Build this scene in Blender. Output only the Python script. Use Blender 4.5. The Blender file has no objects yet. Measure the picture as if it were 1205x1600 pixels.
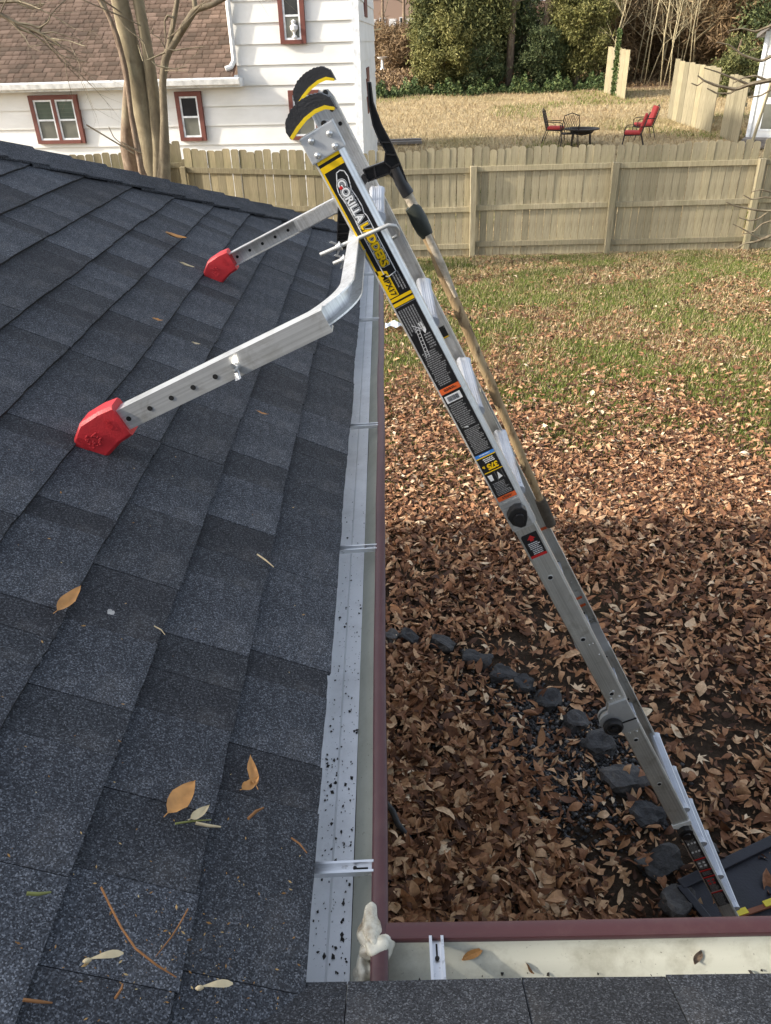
import bpy, bmesh, math, random
import numpy as np
from mathutils import Vector, Matrix, noise as mnoise
random.seed(11); rng = np.random.default_rng(11)
S = bpy.context.scene
COL = S.collection
PI = math.pi

# ------------------------------------------------------------------ camera
F_PX, CX, CY = 1200.0, 602.5, 800.0
PITCH, ROLL, YAW = math.radians(31.53), math.radians(-1.7655), math.radians(-0.7067)
_f = np.array([math.sin(YAW)*math.cos(PITCH), math.cos(YAW)*math.cos(PITCH), -math.sin(PITCH)])
_r = np.array([math.cos(YAW), -math.sin(YAW), 0.0]); _u = np.cross(_r, _f)
CR = _r*math.cos(ROLL) + _u*math.sin(ROLL); CU = -_r*math.sin(ROLL) + _u*math.cos(ROLL); CF = _f
cam_d = bpy.data.cameras.new('camera'); cam = bpy.data.objects.new('camera', cam_d); COL.objects.link(cam)
cam.matrix_world = Matrix(((CR[0], CU[0], -CF[0], 0), (CR[1], CU[1], -CF[1], 0), (CR[2], CU[2], -CF[2], 0), (0, 0, 0, 1)))
cam_d.sensor_fit = 'VERTICAL'; cam_d.sensor_height = 24.0; cam_d.lens = 24.0*F_PX/1600.0
cam_d.clip_start = 0.02; cam_d.clip_end = 1500
S.camera = cam

# ------------------------------------------------------------------ light
SUN_EL, SUN_X, SUN_Y = math.radians(25.5), -0.985, -0.172
sunv = Vector((SUN_X*math.cos(SUN_EL), SUN_Y*math.cos(SUN_EL), math.sin(SUN_EL)))
W = bpy.data.worlds.new('World'); S.world = W; W.use_nodes = True
wn = W.node_tree.nodes; wl = W.node_tree.links
sky = wn.new('ShaderNodeTexSky'); sky.sky_type = 'NISHITA'; sky.sun_disc = False
sky.sun_elevation = SUN_EL; sky.sun_rotation = math.atan2(SUN_X, SUN_Y) % (2*PI)
sky.air_density = 1.0; sky.dust_density = 2.5; sky.ozone_density = 1.0
hs = wn.new('ShaderNodeHueSaturation'); hs.inputs['Saturation'].default_value = .52; wl.new(sky.outputs[0], hs.inputs['Color']); wl.new(hs.outputs[0], wn['Background'].inputs[0]); wn['Background'].inputs[1].default_value = 0.15
sd = bpy.data.lights.new('sun', 'SUN'); sd.energy = 2.4; sd.angle = math.radians(2.0); sd.color = (1.0, 0.92, 0.80)
sun = bpy.data.objects.new('sun', sd); COL.objects.link(sun)
sun.rotation_euler = sunv.to_track_quat('Z', 'Y').to_euler(); sun.location = (-20, -15, 20)
S.view_settings.view_transform = 'Standard'; S.view_settings.look = 'None'
S.view_settings.exposure = 1.30; S.view_settings.gamma = 1.0; S.view_settings.use_curve_mapping = False
S.render.engine = 'CYCLES'

# ------------------------------------------------------------------ helpers
def ray(px, py):
    d = CR*(px-CX)/F_PX - CU*(py-CY)/F_PX + CF
    return d
def on_y(px, py, y): d = ray(px, py); return d*(y/d[1])
def on_z(px, py, z): d = ray(px, py); return d*(z/d[2])
def proj(P):
    P = np.asarray(P, float); k = P@CF
    if k < 0.05: return None
    return (CX+F_PX*(P@CR)/k, CY-F_PX*(P@CU)/k)
def seen(P, m=60):
    q = proj(P); return q is not None and -m < q[0] < 1205+m and -m < q[1] < 1600+m

def lin(h):
    h = h.lstrip('#'); v = [int(h[i:i+2], 16)/255 for i in (0, 2, 4)]
    return tuple((x/12.92 if x <= .04045 else ((x+.055)/1.055)**2.4) for x in v)

class NT:
    def __init__(s, name):
        s.m = bpy.data.materials.new(name); s.m.use_nodes = True
        s.n = s.m.node_tree.nodes; s.l = s.m.node_tree.links; s.b = s.n['Principled BSDF']
        s.tc = s.n.new('ShaderNodeTexCoord')
    def noise(s, scale, detail=4, rough=.55, coord='Object', stretch=None, dist=0.0):
        t = s.n.new('ShaderNodeTexNoise'); t.inputs['Scale'].default_value = scale
        t.inputs['Detail'].default_value = detail; t.inputs['Roughness'].default_value = rough; t.inputs['Distortion'].default_value = dist
        o = s.tc.outputs[coord]
        if stretch:
            mp = s.n.new('ShaderNodeMapping'); mp.inputs['Scale'].default_value = stretch; s.l.new(o, mp.inputs[0]); o = mp.outputs[0]
        s.l.new(o, t.inputs['Vector']); return t.outputs['Fac']
    def voro(s, scale, out='Color', coord='Object', stretch=None):
        t = s.n.new('ShaderNodeTexVoronoi'); t.inputs['Scale'].default_value = scale
        o = s.tc.outputs[coord]
        if stretch:
            mp = s.n.new('ShaderNodeMapping'); mp.inputs['Scale'].default_value = stretch; s.l.new(o, mp.inputs[0]); o = mp.outputs[0]
        s.l.new(o, t.inputs['Vector']); return t.outputs[out]
    def ramp(s, fac, stops, interp='LINEAR'):
        r = s.n.new('ShaderNodeValToRGB'); e = r.color_ramp.elements; r.color_ramp.interpolation = interp
        while len(e) > 1: e.remove(e[-1])
        for i, (p, c) in enumerate(stops):
            x = e[0] if i == 0 else e.new(p)
            x.position = p; x.color = (*c, 1) if len(c) == 3 else c
        s.l.new(fac, r.inputs[0]); return r.outputs[0]
    def mix(s, fac, a, b, mode='MIX'):
        m = s.n.new('ShaderNodeMix'); m.data_type = 'RGBA'; m.blend_type = mode
        for sock, v in ((m.inputs[0], fac), (m.inputs[6], a), (m.inputs[7], b)):
            if hasattr(v, 'links') or hasattr(v, 'is_linked'): s.l.new(v, sock)
            elif isinstance(v, (int, float)): sock.default_value = v
            else: sock.default_value = (*v, 1)
        return m.outputs[2]
    def math(s, op, a, b=None):
        m = s.n.new('ShaderNodeMath'); m.operation = op
        for k, v in enumerate((a, b)):
            if v is None: continue
            if isinstance(v, (int, float)): m.inputs[k].default_value = v
            else: s.l.new(v, m.inputs[k])
        return m.outputs[0]
    def sep(s, coord='Object'):
        q = s.n.new('ShaderNodeSeparateXYZ'); s.l.new(s.tc.outputs[coord], q.inputs[0]); return q.outputs
    def island(s):
        g = s.n.new('ShaderNodeNewGeometry'); return g.outputs['Random Per Island']
    def oinfo(s, k='Random'):
        g = s.n.new('ShaderNodeObjectInfo'); return g.outputs[k]
    def col(s, v):
        if isinstance(v, tuple): s.b.inputs['Base Color'].default_value = (*v, 1)
        else: s.l.new(v, s.b.inputs['Base Color'])
    def rough(s, v):
        if isinstance(v, (int, float)): s.b.inputs['Roughness'].default_value = v
        else: s.l.new(v, s.b.inputs['Roughness'])
    def edge(s, c, k=.35, thr=.5):
        g = s.n.new('ShaderNodeNewGeometry'); return c
    def bump(s, h, strength=.4, dist=.01):
        b = s.n.new('ShaderNodeBump'); b.inputs['Strength'].default_value = strength; b.inputs['Distance'].default_value = dist
        s.l.new(h, b.inputs['Height']); s.l.new(b.outputs[0], s.b.inputs['Normal'])
    def spec(s, v): s.b.inputs['Specular IOR Level'].default_value = v
    def metal(s, v): s.b.inputs['Metallic'].default_value = v

def simple(name, color, rough=.6, metal=0, var=.25, scale=8, bump=0, bscale=60, spec=.5, coord='Object'):
    t = NT(name); n = t.noise(scale, 5, coord=coord)
    lo = tuple(x*(1-var) for x in color); hi = tuple(min(1, x*(1+var)) for x in color)
    t.col(t.ramp(n, [(.3, lo), (.7, hi)])); t.rough(rough); t.metal(metal); t.spec(spec)
    if bump: t.bump(t.noise(bscale, 4, coord=coord), bump, .004)
    return t.m

def tag(o, label=None, cat=None, group=None, kind=None):
    if label: o['label'] = label
    if cat: o['category'] = cat
    if group: o['group'] = group
    if kind: o['kind'] = kind
    return o
def link(name, me, parent=None, loc=(0, 0, 0)):
    o = bpy.data.objects.new(name, me); COL.objects.link(o); o.location = loc
    if parent is not None: o.parent = parent
    return o
def empty(name, loc=(0, 0, 0), rz=0, label=None, cat=None, group=None):
    o = bpy.data.objects.new(name, None); COL.objects.link(o); o.location = loc; o.rotation_euler = (0, 0, rz)
    o.empty_display_size = .1
    return tag(o, label, cat, group)
def mesh(name, V, Fc, mats, smooth=False, idx=None):
    me = bpy.data.meshes.new(name); me.from_pydata([tuple(map(float, v)) for v in V], [], Fc)
    for m in (mats if isinstance(mats, (list, tuple)) else [mats]): me.materials.append(m)
    if idx is not None: me.polygons.foreach_set('material_index', idx)
    if smooth: me.polygons.foreach_set('use_smooth', [True]*len(me.polygons))
    me.update(); return me
def npmesh(name, V, nper, mat, smooth=False, faces_local=None):
    """many copies of a small face pattern: V (N,k,3), faces_local list of index tuples (all same length)"""
    N, k = V.shape[:2]; fl = np.array(faces_local); nf, L = fl.shape
    idx = (fl[None]+np.arange(N)[:, None, None]*k).reshape(-1)
    me = bpy.data.meshes.new(name); me.vertices.add(N*k); me.vertices.foreach_set('co', V.reshape(-1).astype(np.float32))
    me.loops.add(len(idx)); me.loops.foreach_set('vertex_index', idx.astype(np.int32))
    me.polygons.add(N*nf); me.polygons.foreach_set('loop_start', (np.arange(N*nf)*L).astype(np.int32))
    if smooth: me.polygons.foreach_set('use_smooth', np.ones(N*nf, bool))
    me.materials.append(mat); me.update(calc_edges=True); return me

class MB:
    def __init__(s): s.V = []; s.F = []; s.I = []; s.mi = 0
    def add(s, V, F):
        n = len(s.V); s.V += [tuple(map(float, v)) for v in V]; s.F += [tuple(i+n for i in f) for f in F]; s.I += [s.mi]*len(F)
    def box(s, c, d, M=None):
        x, y, z = (q/2 for q in d); P = [(-x, -y, -z), (x, -y, -z), (x, y, -z), (-x, y, -z), (-x, -y, z), (x, -y, z), (x, y, z), (-x, y, z)]
        P = [Vector(p) for p in P]
        if M is not None: P = [M @ p for p in P]
        s.add([p+Vector(c) for p in P], [(0, 3, 2, 1), (4, 5, 6, 7), (0, 1, 5, 4), (1, 2, 6, 5), (2, 3, 7, 6), (3, 0, 4, 7)])
    def hexa(s, P): s.add(P, [(0, 3, 2, 1), (4, 5, 6, 7), (0, 1, 5, 4), (1, 2, 6, 5), (2, 3, 7, 6), (3, 0, 4, 7)])
    def prism(s, P, e):
        n = len(P); e = np.array(e, float); P = [np.array(p, float) for p in P]
        s.add(P+[p+e for p in P], [tuple(range(n-1, -1, -1)), tuple(range(n, 2*n))]+[(i, (i+1) % n, n+(i+1) % n, n+i) for i in range(n)])
    def strip(s, P, e):
        n = len(P); e = np.array(e, float); P = [np.array(p, float) for p in P]
        s.add(P+[p+e for p in P], [(i, i+1, n+i+1, n+i) for i in range(n-1)])
    def bar(s, a, b, w, h, up=(0, 0, 1)):
        a = Vector(a); b = Vector(b); d = (b-a).normalized(); u = Vector(up); x = d.cross(u).normalized(); y = x.cross(d)
        P = []
        for p in (a, b):
            for i, j in ((-1, -1), (1, -1), (1, 1), (-1, 1)): P.append(p+x*(i*w/2)+y*(j*h/2))
        s.hexa(P)
    def tube(s, pts, r, n=8, cap=True, flat=1.0):
        pts = [Vector(p) for p in pts]; r = r if isinstance(r, (list, tuple)) else [r]*len(pts); V = []
        d0 = (pts[1]-pts[0]).normalized(); ref = Vector((0, 0, 1)) if abs(d0.z) < .9 else Vector((1, 0, 0)); x = d0.cross(ref).normalized()
        for i, p in enumerate(pts):
            d = (pts[min(i+1, len(pts)-1)]-pts[max(i-1, 0)]).normalized(); x = (x-d*x.dot(d)).normalized(); y = d.cross(x)
            for k in range(n):
                a = 2*PI*k/n; V.append(p+x*(math.cos(a)*r[i])+y*(math.sin(a)*r[i]*flat))
        F = [(i*n+k, i*n+(k+1) % n, (i+1)*n+(k+1) % n, (i+1)*n+k) for i in range(len(pts)-1) for k in range(n)]
        if cap: F += [tuple(range(n-1, -1, -1)), tuple(range((len(pts)-1)*n, len(pts)*n))]
        s.add(V, F)
    def lathe(s, prof, c, ax, n=20):
        c = Vector(c); ax = Vector(ax).normalized(); ref = Vector((0, 0, 1)) if abs(ax.z) < .9 else Vector((1, 0, 0))
        x = ax.cross(ref).normalized(); y = ax.cross(x); V = []
        for r, h in prof:
            for k in range(n):
                a = 2*PI*k/n; V.append(c+ax*h+x*(r*math.cos(a))+y*(r*math.sin(a)))
        m = len(prof)
        F = [(i*n+k, i*n+(k+1) % n, (i+1)*n+(k+1) % n, (i+1)*n+k) for i in range(m-1) for k in range(n)]
        F += [tuple(range(n-1, -1, -1)), tuple(range((m-1)*n, m*n))]
        s.add(V, F)
    def build(s, name, mat, parent=None, smooth=False, bevel=0, loc=(0, 0, 0), seg=2):
        me = mesh(name, s.V, s.F, mat, smooth, s.I if isinstance(mat, (list, tuple)) else None)
        if bevel:
            bm = bmesh.new(); bm.from_mesh(me)
            bmesh.ops.recalc_face_normals(bm, faces=bm.faces)
            ed = [e for e in bm.edges if len(e.link_faces) == 2 and e.calc_face_angle(0) > .5]
            bmesh.ops.bevel(bm, geom=ed, offset=bevel, segments=seg, profile=.6, affect='EDGES', clamp_overlap=True)
            bm.to_mesh(me); bm.free()
        return link(name, me, parent, loc)
def clip(poly, a, b, c):
    """keep a*x+b*y+c>=0"""
    out = []
    for i in range(len(poly)):
        p, q = poly[i], poly[(i+1) % len(poly)]; fp = a*p[0]+b*p[1]+c; fq = a*q[0]+b*q[1]+c
        if fp >= 0: out.append(p)
        if (fp < 0) != (fq < 0):
            t = fp/(fp-fq); out.append((p[0]+t*(q[0]-p[0]), p[1]+t*(q[1]-p[1])))
    return out
def smoothobj(o, ang=35):
    try:
        o.data.set_sharp_from_angle(angle=math.radians(ang)); o.data.polygons.foreach_set('use_smooth', [True]*len(o.data.polygons))
    except Exception: pass
    return o
_tc = {}
def textmesh(txt, size, thick=0.0, spacing=1.0):
    k = (txt, size, thick, spacing)
    if k in _tc: return _tc[k]
    c = bpy.data.curves.new('lettering', 'FONT'); c.body = txt; c.size = size; c.offset = thick; c.space_character = spacing
    c.resolution_u = 3; c.extrude = .0003; o = bpy.data.objects.new('lettering', c); COL.objects.link(o)
    bpy.context.view_layer.update()
    me = bpy.data.meshes.new_from_object(o.evaluated_get(bpy.context.evaluated_depsgraph_get()))
    bpy.data.objects.remove(o); bpy.data.curves.remove(c); _tc[k] = me; return me
def place_text(txt, size, mat, parent, org, X, Y, thick=0.0, spacing=1.0, name='lettering', center=False):
    me = textmesh(txt, size, thick, spacing).copy(); me.materials.clear(); me.materials.append(mat)
    o = link(name, me, parent); X = Vector(X).normalized(); Y = Vector(Y).normalized(); Z = X.cross(Y)
    org = Vector(org)
    if center:
        w = max((v.co.x for v in me.vertices), default=0); org = org-X*(w/2)
    o.matrix_local = Matrix(((X.x, Y.x, Z.x, org.x), (X.y, Y.y, Z.y, org.y), (X.z, Y.z, Z.z, org.z), (0, 0, 0, 1)))
    return o
# ------------------------------------------------------------------ materials
M = {}
def mk_shingle():
    t = NT('asphalt_granules')
    g = t.voro(620, 'Color'); sp = t.n.new('ShaderNodeSeparateColor'); t.l.new(g, sp.inputs[0])
    base = t.ramp(sp.outputs[0], [(0, (.016, .0168, .019)), (.42, (.036, .0385, .0435)), (.80, (.074, .0785, .087)), (1, (.18, .187, .198))])
    big = t.ramp(t.noise(4.5, 8, .68), [(.28, (.66, .66, .67)), (.72, (1.30, 1.29, 1.27))])
    c = t.mix(1, base, big, 'MULTIPLY')
    c = t.mix(1, c, t.oinfo('Color'), 'MULTIPLY')
    dust = t.ramp(t.noise(9, 8, .72), [(.50, (0, 0, 0)), (.72, (1, 1, 1))])
    c = t.mix(t.math('MULTIPLY', dust, .16), c, (.20, .18, .16))
    t.col(c); t.rough(.88); t.spec(.35)
    t.bump(t.math('ADD', sp.outputs[1], t.math('MULTIPLY', t.noise(900, 2), .6)), .55, .0025)
    return t.m
M['shingle'] = mk_shingle()
M['shingle_edge'] = simple('asphalt_edge_shadow_line', (.010, .010, .011), .9)  # black asphalt edge, also painting the shadow line under each course
def mk_alu(name, c, rough, spots=0, metal=.9, stretch=(60, 60, 1.2), tilt=0):
    t = NT(name); n = t.noise(6, 6, .65); br = t.noise(30, 3, coord='Object', stretch=stretch)
    col = t.ramp(n, [(.3, tuple(x*.82 for x in c)), (.7, tuple(min(1, x*1.08) for x in c))])
    if spots:
        d = t.ramp(t.noise(90, 3, .7), [(.62, (0, 0, 0)), (.68, (1, 1, 1))]); col = t.mix(t.math('MULTIPLY', d, spots), col, (.12, .10, .08))
    if tilt:
        vr = t.n.new('ShaderNodeVectorRotate'); vr.rotation_type = 'Y_AXIS'; vr.inputs['Angle'].default_value = tilt; t.l.new(t.tc.outputs['Object'], vr.inputs['Vector'])
        mp = t.n.new('ShaderNodeMapping'); mp.inputs['Scale'].default_value = (190, 190, 1.5); t.l.new(vr.outputs[0], mp.inputs[0])
        tx = t.n.new('ShaderNodeTexNoise'); tx.inputs['Scale'].default_value = 1; tx.inputs['Detail'].default_value = 3; t.l.new(mp.outputs[0], tx.inputs['Vector'])
        col = t.mix(1, col, t.ramp(tx.outputs['Fac'], [(.3, (.80, .80, .79)), (.6, (1.06, 1.06, 1.06))]), 'MULTIPLY')
        sm = t.ramp(t.noise(17, 6, .7, dist=.6), [(.52, (1, 1, 1)), (.72, (.74, .72, .68))]); col = t.mix(1, col, sm, 'MULTIPLY')
    t.col(col); t.metal(metal)
    t.rough(t.math('ADD', t.math('MULTIPLY', n, .18), rough-.09)); t.bump(br, .06, .002); return t.m
M['alu'] = mk_alu('brushed_aluminium', (.70, .70, .69), .38, .08, .65, tilt=.468)
M['alu_dull'] = mk_alu('dull_aluminium', (.66, .65, .61), .46, .08, .7, tilt=.468)
M['alu_bright'] = mk_alu('bright_aluminium', (.72, .72, .70), .38, .05, .6, tilt=-1.147)
M['galv'] = mk_alu('galvanised_steel', (.60, .61, .61), .5, .15, .6)
M['tread'] = mk_alu('rung_tread', (.52, .54, .58), .45, .1, .5)
def mk_gutter(name, c, dirt, dc=(.09, .075, .05), sc=6, thr=(.45, .75)):
    t = NT(name); d = t.ramp(t.noise(sc, 8, .7), [(thr[0], (0, 0, 0)), (thr[1], (1, 1, 1))])
    f = t.ramp(t.noise(160, 3, .7), [(.66, (0, 0, 0)), (.70, (1, 1, 1))])
    col = t.mix(t.math('MULTIPLY', d, dirt), c, dc); col = t.mix(t.math('MULTIPLY', f, .55), col, (.05, .045, .035))
    t.col(col); t.rough(.38); t.bump(t.noise(20, 4), .05, .004); return t.m
M['gut_bottom'] = mk_gutter('gutter_floor_enamel', (.86, .87, .88), .3)
M['gut_wall_shade'] = mk_gutter('shade_toned_gutter_wall', (.40, .40, .33), .4, (.14, .13, .08))  # long gutter's inner wall, its shade painted in as an olive tone
M['gut_cream'] = mk_gutter('cream_gutter_wall', (.56, .56, .47), .85, (.17, .15, .09), 9, (.44, .74))
M['lip'] = mk_gutter('maroon_enamel', (.062, .023, .024), .35, (.12, .07, .06), 25, (.5, .8))
M['hanger'] = mk_alu('hanger_aluminium', (.78, .79, .80), .35, .3)
M['foam'] = mk_gutter('cream_sealant', (.58, .56, .46), .9, (.20, .15, .09), 26, (.44, .68))
M['fascia'] = simple('white_trim_paint', (.72, .72, .70), .5)
M['red_rubber'] = simple('red_rubber', (.52, .026, .032), .5, 0, .18, 30, .25, 250)
M['black_rubber'] = simple('black_rubber', (.018, .018, .020), .55, 0, .3, 40, .3, 200)
M['black_plastic'] = simple('black_plastic', (.014, .013, .013), .42, 0, .3, 30, .15, 120)
M['yellow'] = simple('yellow_plastic', (.78, .55, .012), .45, 0, .1, 20)
M['label_black'] = simple('black_label_vinyl', (.012, .012, .013), .32, 0, .2, 20)
M['label_yellow'] = simple('yellow_label_print', (.82, .52, .005), .35, 0, .06, 20)
M['label_white'] = simple('white_label_print', (.75, .75, .74), .4, 0, .08, 20)
M['label_grey'] = simple('grey_label_print', (.24, .24, .24), .4, 0, .4, 200)
M['label_orange'] = simple('orange_label_print', (.75, .13, .03), .4, 0, .08, 20)
M['label_red'] = simple('red_label_print', (.62, .02, .02), .4, 0, .08, 20)
M['label_blue'] = simple('blue_label_print', (.05, .22, .62), .4, 0, .08, 20)
M['hole'] = simple('dark_hole', (.008, .008, .008), .9)
M['zinc'] = mk_alu('zinc_plated_steel', (.72, .72, .70), .35, .1, .85)
M['rod'] = simple('pale_plated_rod', (.55, .54, .50), .42, .4, .1, 20)
def mk_stick():
    t = NT('peeled_wood'); n = t.noise(14, 8, .7, stretch=(1, 1, .35)); k = t.noise(55, 6, .7, stretch=(1, 1, .3))
    c = t.ramp(n, [(.25, lin('#7a6346')), (.5, lin('#a68c66')), (.75, lin('#bfab86'))])
    d = t.ramp(k, [(.52, (0, 0, 0)), (.62, (1, 1, 1))]); c = t.mix(t.math('MULTIPLY', d, .8), c, lin('#54402a'))
    t.col(c); t.rough(.8); t.bump(k, .5, .006); return t.m
M['stick'] = mk_stick()
M['stick_white'] = simple('flaking_white_paint_on_wood', lin('#b5a893'), .8, 0, .35, 60, .5, 80)
M['olive_rubber'] = simple('dark_olive_sleeve', (.022, .026, .018), .55, 0, .3, 40, .2, 100)
M['grip'] = simple('dirty_brown_grip', lin('#4b4236'), .8, 0, .35, 60, .3, 150)
def mk_fence(name, cols, green=.35):
    t = NT(name); n = t.noise(5, 7, .65, coord='Object', stretch=(8, 8, .6)); g = t.noise(2.2, 5, .6)
    c = t.ramp(n, [(.25, lin(cols[0])), (.5, lin(cols[1])), (.8, lin(cols[2]))])
    r = t.oinfo('Random'); c = t.mix(1, c, t.ramp(r, [(0, (.70, .70, .68)), (.5, (1, 1, 1)), (1, (1.16, 1.14, 1.08))]), 'MULTIPLY')
    d = t.ramp(g, [(.5, (0, 0, 0)), (.75, (1, 1, 1))]); c = t.mix(t.math('MULTIPLY', d, green), c, lin('#6a6a40'))
    k = t.ramp(t.voro(7, 'Distance', stretch=(1.2, 1, .45)), [(.03, (1, 1, 1)), (.06, (0, 0, 0))]); c = t.mix(t.math('MULTIPLY', k, .6), c, lin('#5a4128'))
    t.col(c); t.rough(.85); t.bump(n, .35, .004); return t.m
M['fence'] = mk_fence('weathered_pine', ('#837860', '#a3987c', '#bcb194'))
M['fence_old'] = mk_fence('mossy_pine', ('#6b634d', '#887d62', '#a29778'), .5)
M['fence_grey'] = mk_fence('greyed_pine', ('#6e6550', '#8a8168', '#a1987e'), .2)
def mk_siding():
    t = NT('white_lap_siding'); n = t.noise(1.2, 6, .6, stretch=(1, 1, 2)); 
    c = t.ramp(n, [(.3, (.68, .67, .63)), (.7, (.80, .79, .76))])
    d = t.ramp(t.noise(.7, 5), [(.6, (0, 0, 0)), (.85, (1, 1, 1))]); c = t.mix(t.math('MULTIPLY', d, .3), c, (.50, .48, .40))
    t.col(c); t.rough(.6); return t.m
M['siding'] = mk_siding()
M['trim_red'] = simple('oxide_red_trim', lin('#6b3a30'), .6, 0, .15, 6)
M['sash'] = simple('white_sash', (.75, .77, .78), .45)
def mk_glass(name, c, r=.08):
    t = NT(name); t.col(t.ramp(t.noise(2.5, 3), [(.3, tuple(x*.6 for x in c)), (.7, c)])); t.rough(r); t.spec(.6); return t.m
M['pane_dark'] = mk_glass('dark_window_glass', (.03, .032, .035))
M['pane_green'] = mk_glass('blind_behind_glass', (.10, .13, .10), .15)
M['pane_grey'] = mk_glass('curtain_behind_glass', (.19, .19, .16), .15)
def mk_brownroof():
    t = NT('brown_asphalt'); v = t.voro(1.0, 'Color', stretch=(5, 5, 5)); 
    sp = t.n.new('ShaderNodeSeparateColor'); t.l.new(v, sp.inputs[0])
    c = t.ramp(sp.outputs[0], [(0, lin('#584438')), (.5, lin('#7b5742')), (1, lin('#97705a'))])
    c = t.mix(1, c, t.ramp(t.noise(.6, 5), [(.3, (.7, .7, .7)), (.7, (1.15, 1.12, 1.1))]), 'MULTIPLY')
    t.col(c); t.rough(.9); t.bump(t.noise(40, 3), .4, .01); return t.m
M['brownroof'] = mk_brownroof()
def mk_bark(name, cols, sc=6):
    t = NT(name); n = t.noise(sc, 8, .7, stretch=(1, 1, .45), dist=.4); c = t.ramp(n, [(.25, lin(cols[0])), (.5, lin(cols[1])), (.75, lin(cols[2]))])
    d = t.ramp(t.noise(3, 4), [(.55, (0, 0, 0)), (.7, (1, 1, 1))]); c = t.mix(t.math('MULTIPLY', d, .35), c, lin('#a7a183'))
    t.col(c); t.rough(.9); t.bump(n, .6, .02); return t.m
M['bark'] = mk_bark('grey_tan_bark', ('#564c3c', '#7a6e56', '#958a70'), 5)
M['bark_rough'] = mk_bark('brown_flaking_bark', ('#4d3f31', '#766351', '#988975'), 12)
M['bark_twig'] = mk_bark('grey_twig_bark', ('#4e4436', '#706450', '#8c816a'), 9)
M['bark_pale'] = mk_bark('pale_sapling_bark', ('#8a7c5c', '#b3a582', '#c9bd9d'), 9)
def mk_leafy(name, stops, rough=.75, trans=.0, obj=False):
    t = NT(name); r = t.oinfo('Random') if obj else t.island()
    c = t.ramp(r, stops); c = t.mix(1, c, t.ramp(t.noise(60, 4), [(.3, (.75, .72, .7)), (.7, (1.2, 1.2, 1.2))]), 'MULTIPLY')
    t.col(c); t.rough(rough); t.spec(.35)
    return t.m
LEAF = [(0, lin('#3d271b')), (.18, lin('#63432f')), (.40, lin('#865d42')), (.64, lin('#a47855')), (.84, lin('#bb946f')), (.96, lin('#d0b08c')), (1, lin('#e2cfb0'))]
M['leaf'] = mk_leafy('dead_leaf', LEAF)
M['leaf_obj'] = mk_leafy('dead_leaf_single', LEAF, obj=True)
M['leaf_tan'] = simple('tan_dry_leaf', lin('#b98448'), .6, 0, .25, 40, .3, 120)
M['leaf_pale'] = simple('pale_dry_leaf', lin('#c7b58f'), .6, 0, .2, 40, .3, 120)
M['twig'] = simple('brown_twig', lin('#8a5f36'), .8, 0, .25, 30)
M['twig_green'] = simple('green_twig', lin('#7c7f45'), .7, 0, .2, 30)
M['debris'] = mk_leafy('roof_crumbs', [(0, lin('#6e4f2b')), (.5, lin('#a47c45')), (1, lin('#c3b080'))])
M['specks'] = mk_leafy('black_specks', [(0, (.012, .011, .010)), (1, (.05, .045, .04))])
M['grass'] = mk_leafy('green_grass', [(0, (.065, .115, .016)), (.5, (.14, .195, .030)), (1, (.25, .275, .065))])
M['straw'] = mk_leafy('dry_grass', [(0, lin('#867657')), (.5, lin('#ac9871')), (1, lin('#cfbd95'))])
M['ivy'] = mk_leafy('ivy_green', [(0, (.025, .05, .014)), (.5, (.060, .095, .026)), (1, (.13, .155, .05))])
M['ev_dark'] = mk_leafy('dark_evergreen', [(0, (.032, .048, .018)), (.5, (.068, .092, .034)), (1, (.13, .15, .055))])
M['ev_olive'] = mk_leafy('olive_evergreen', [(0, (.058, .070, .022)), (.5, (.13, .142, .045)), (1, (.23, .225, .085))])
M['ev_yellow'] = mk_leafy('yellow_evergreen', [(0, (.085, .090, .022)), (.5, (.17, .165, .045)), (1, (.26, .24, .09))])
M['brush'] = mk_leafy('brown_brush', [(0, lin('#4d3d2c')), (.5, lin('#7a6447')), (1, lin('#9d8562'))])
def mk_rock():
    t = NT('dark_slate_rock'); n = t.noise(11, 8, .7); c = t.ramp(n, [(.3, (.022, .022, .023)), (.55, (.060, .060, .062)), (.75, (.115, .108, .098))])
    c = t.mix(1, c, t.ramp(t.oinfo('Random'), [(0, (.6, .6, .62)), (.5, (1, .98, .95)), (1, (1.6, 1.5, 1.4))]), 'MULTIPLY'); t.col(c); t.rough(.85); t.bump(n, .9, .02); return t.m
M['rock'] = mk_rock()
M['gravel'] = mk_leafy('grey_gravel', [(0, (.018, .018, .020)), (.6, (.06, .06, .062)), (.92, (.12, .12, .12)), (1, (.35, .34, .32))], .6)
M['navy'] = simple('dark_navy_rubber', (.009, .009, .015), .5, 0, .35, 12, .3, 90)
M['tape'] = simple('yellow_tape', (.65, .52, .03), .5)
M['hose'] = simple('black_hose', (.012, .012, .013), .45)
M['paper'] = simple('white_paper', (.72, .73, .75), .6, 0, .1, 20)
M['iron'] = simple('dark_wrought_iron', (.035, .027, .022), .55, .3, .3, 30)
M['cushion'] = simple('faded_red_cushion', (.50, .055, .050), .85, 0, .2, 20)
M['brick'] = None
def mk_brick():
    t = NT('red_brick'); b = t.n.new('ShaderNodeTexBrick'); b.inputs['Scale'].default_value = 3
    b.inputs['Color1'].default_value = (*lin('#7d4a38'), 1); b.inputs['Color2'].default_value = (*lin('#8f5b45'), 1); b.inputs['Mortar'].default_value = (*lin('#a08877'), 1)
    t.l.new(t.tc.outputs['Generated'], b.inputs[0]); t.col(b.outputs[0]); t.rough(.9); return t.m
M['brick'] = mk_brick()
M['white_paint'] = simple('white_paint', (.76, .76, .74), .55, 0, .08, 3)
M['car_paint'] = simple('silver_car_paint', (.62, .64, .68), .25, .5, .05, 3)
M['tyre'] = simple('tyre_rubber', (.02, .02, .02), .8)
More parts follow.
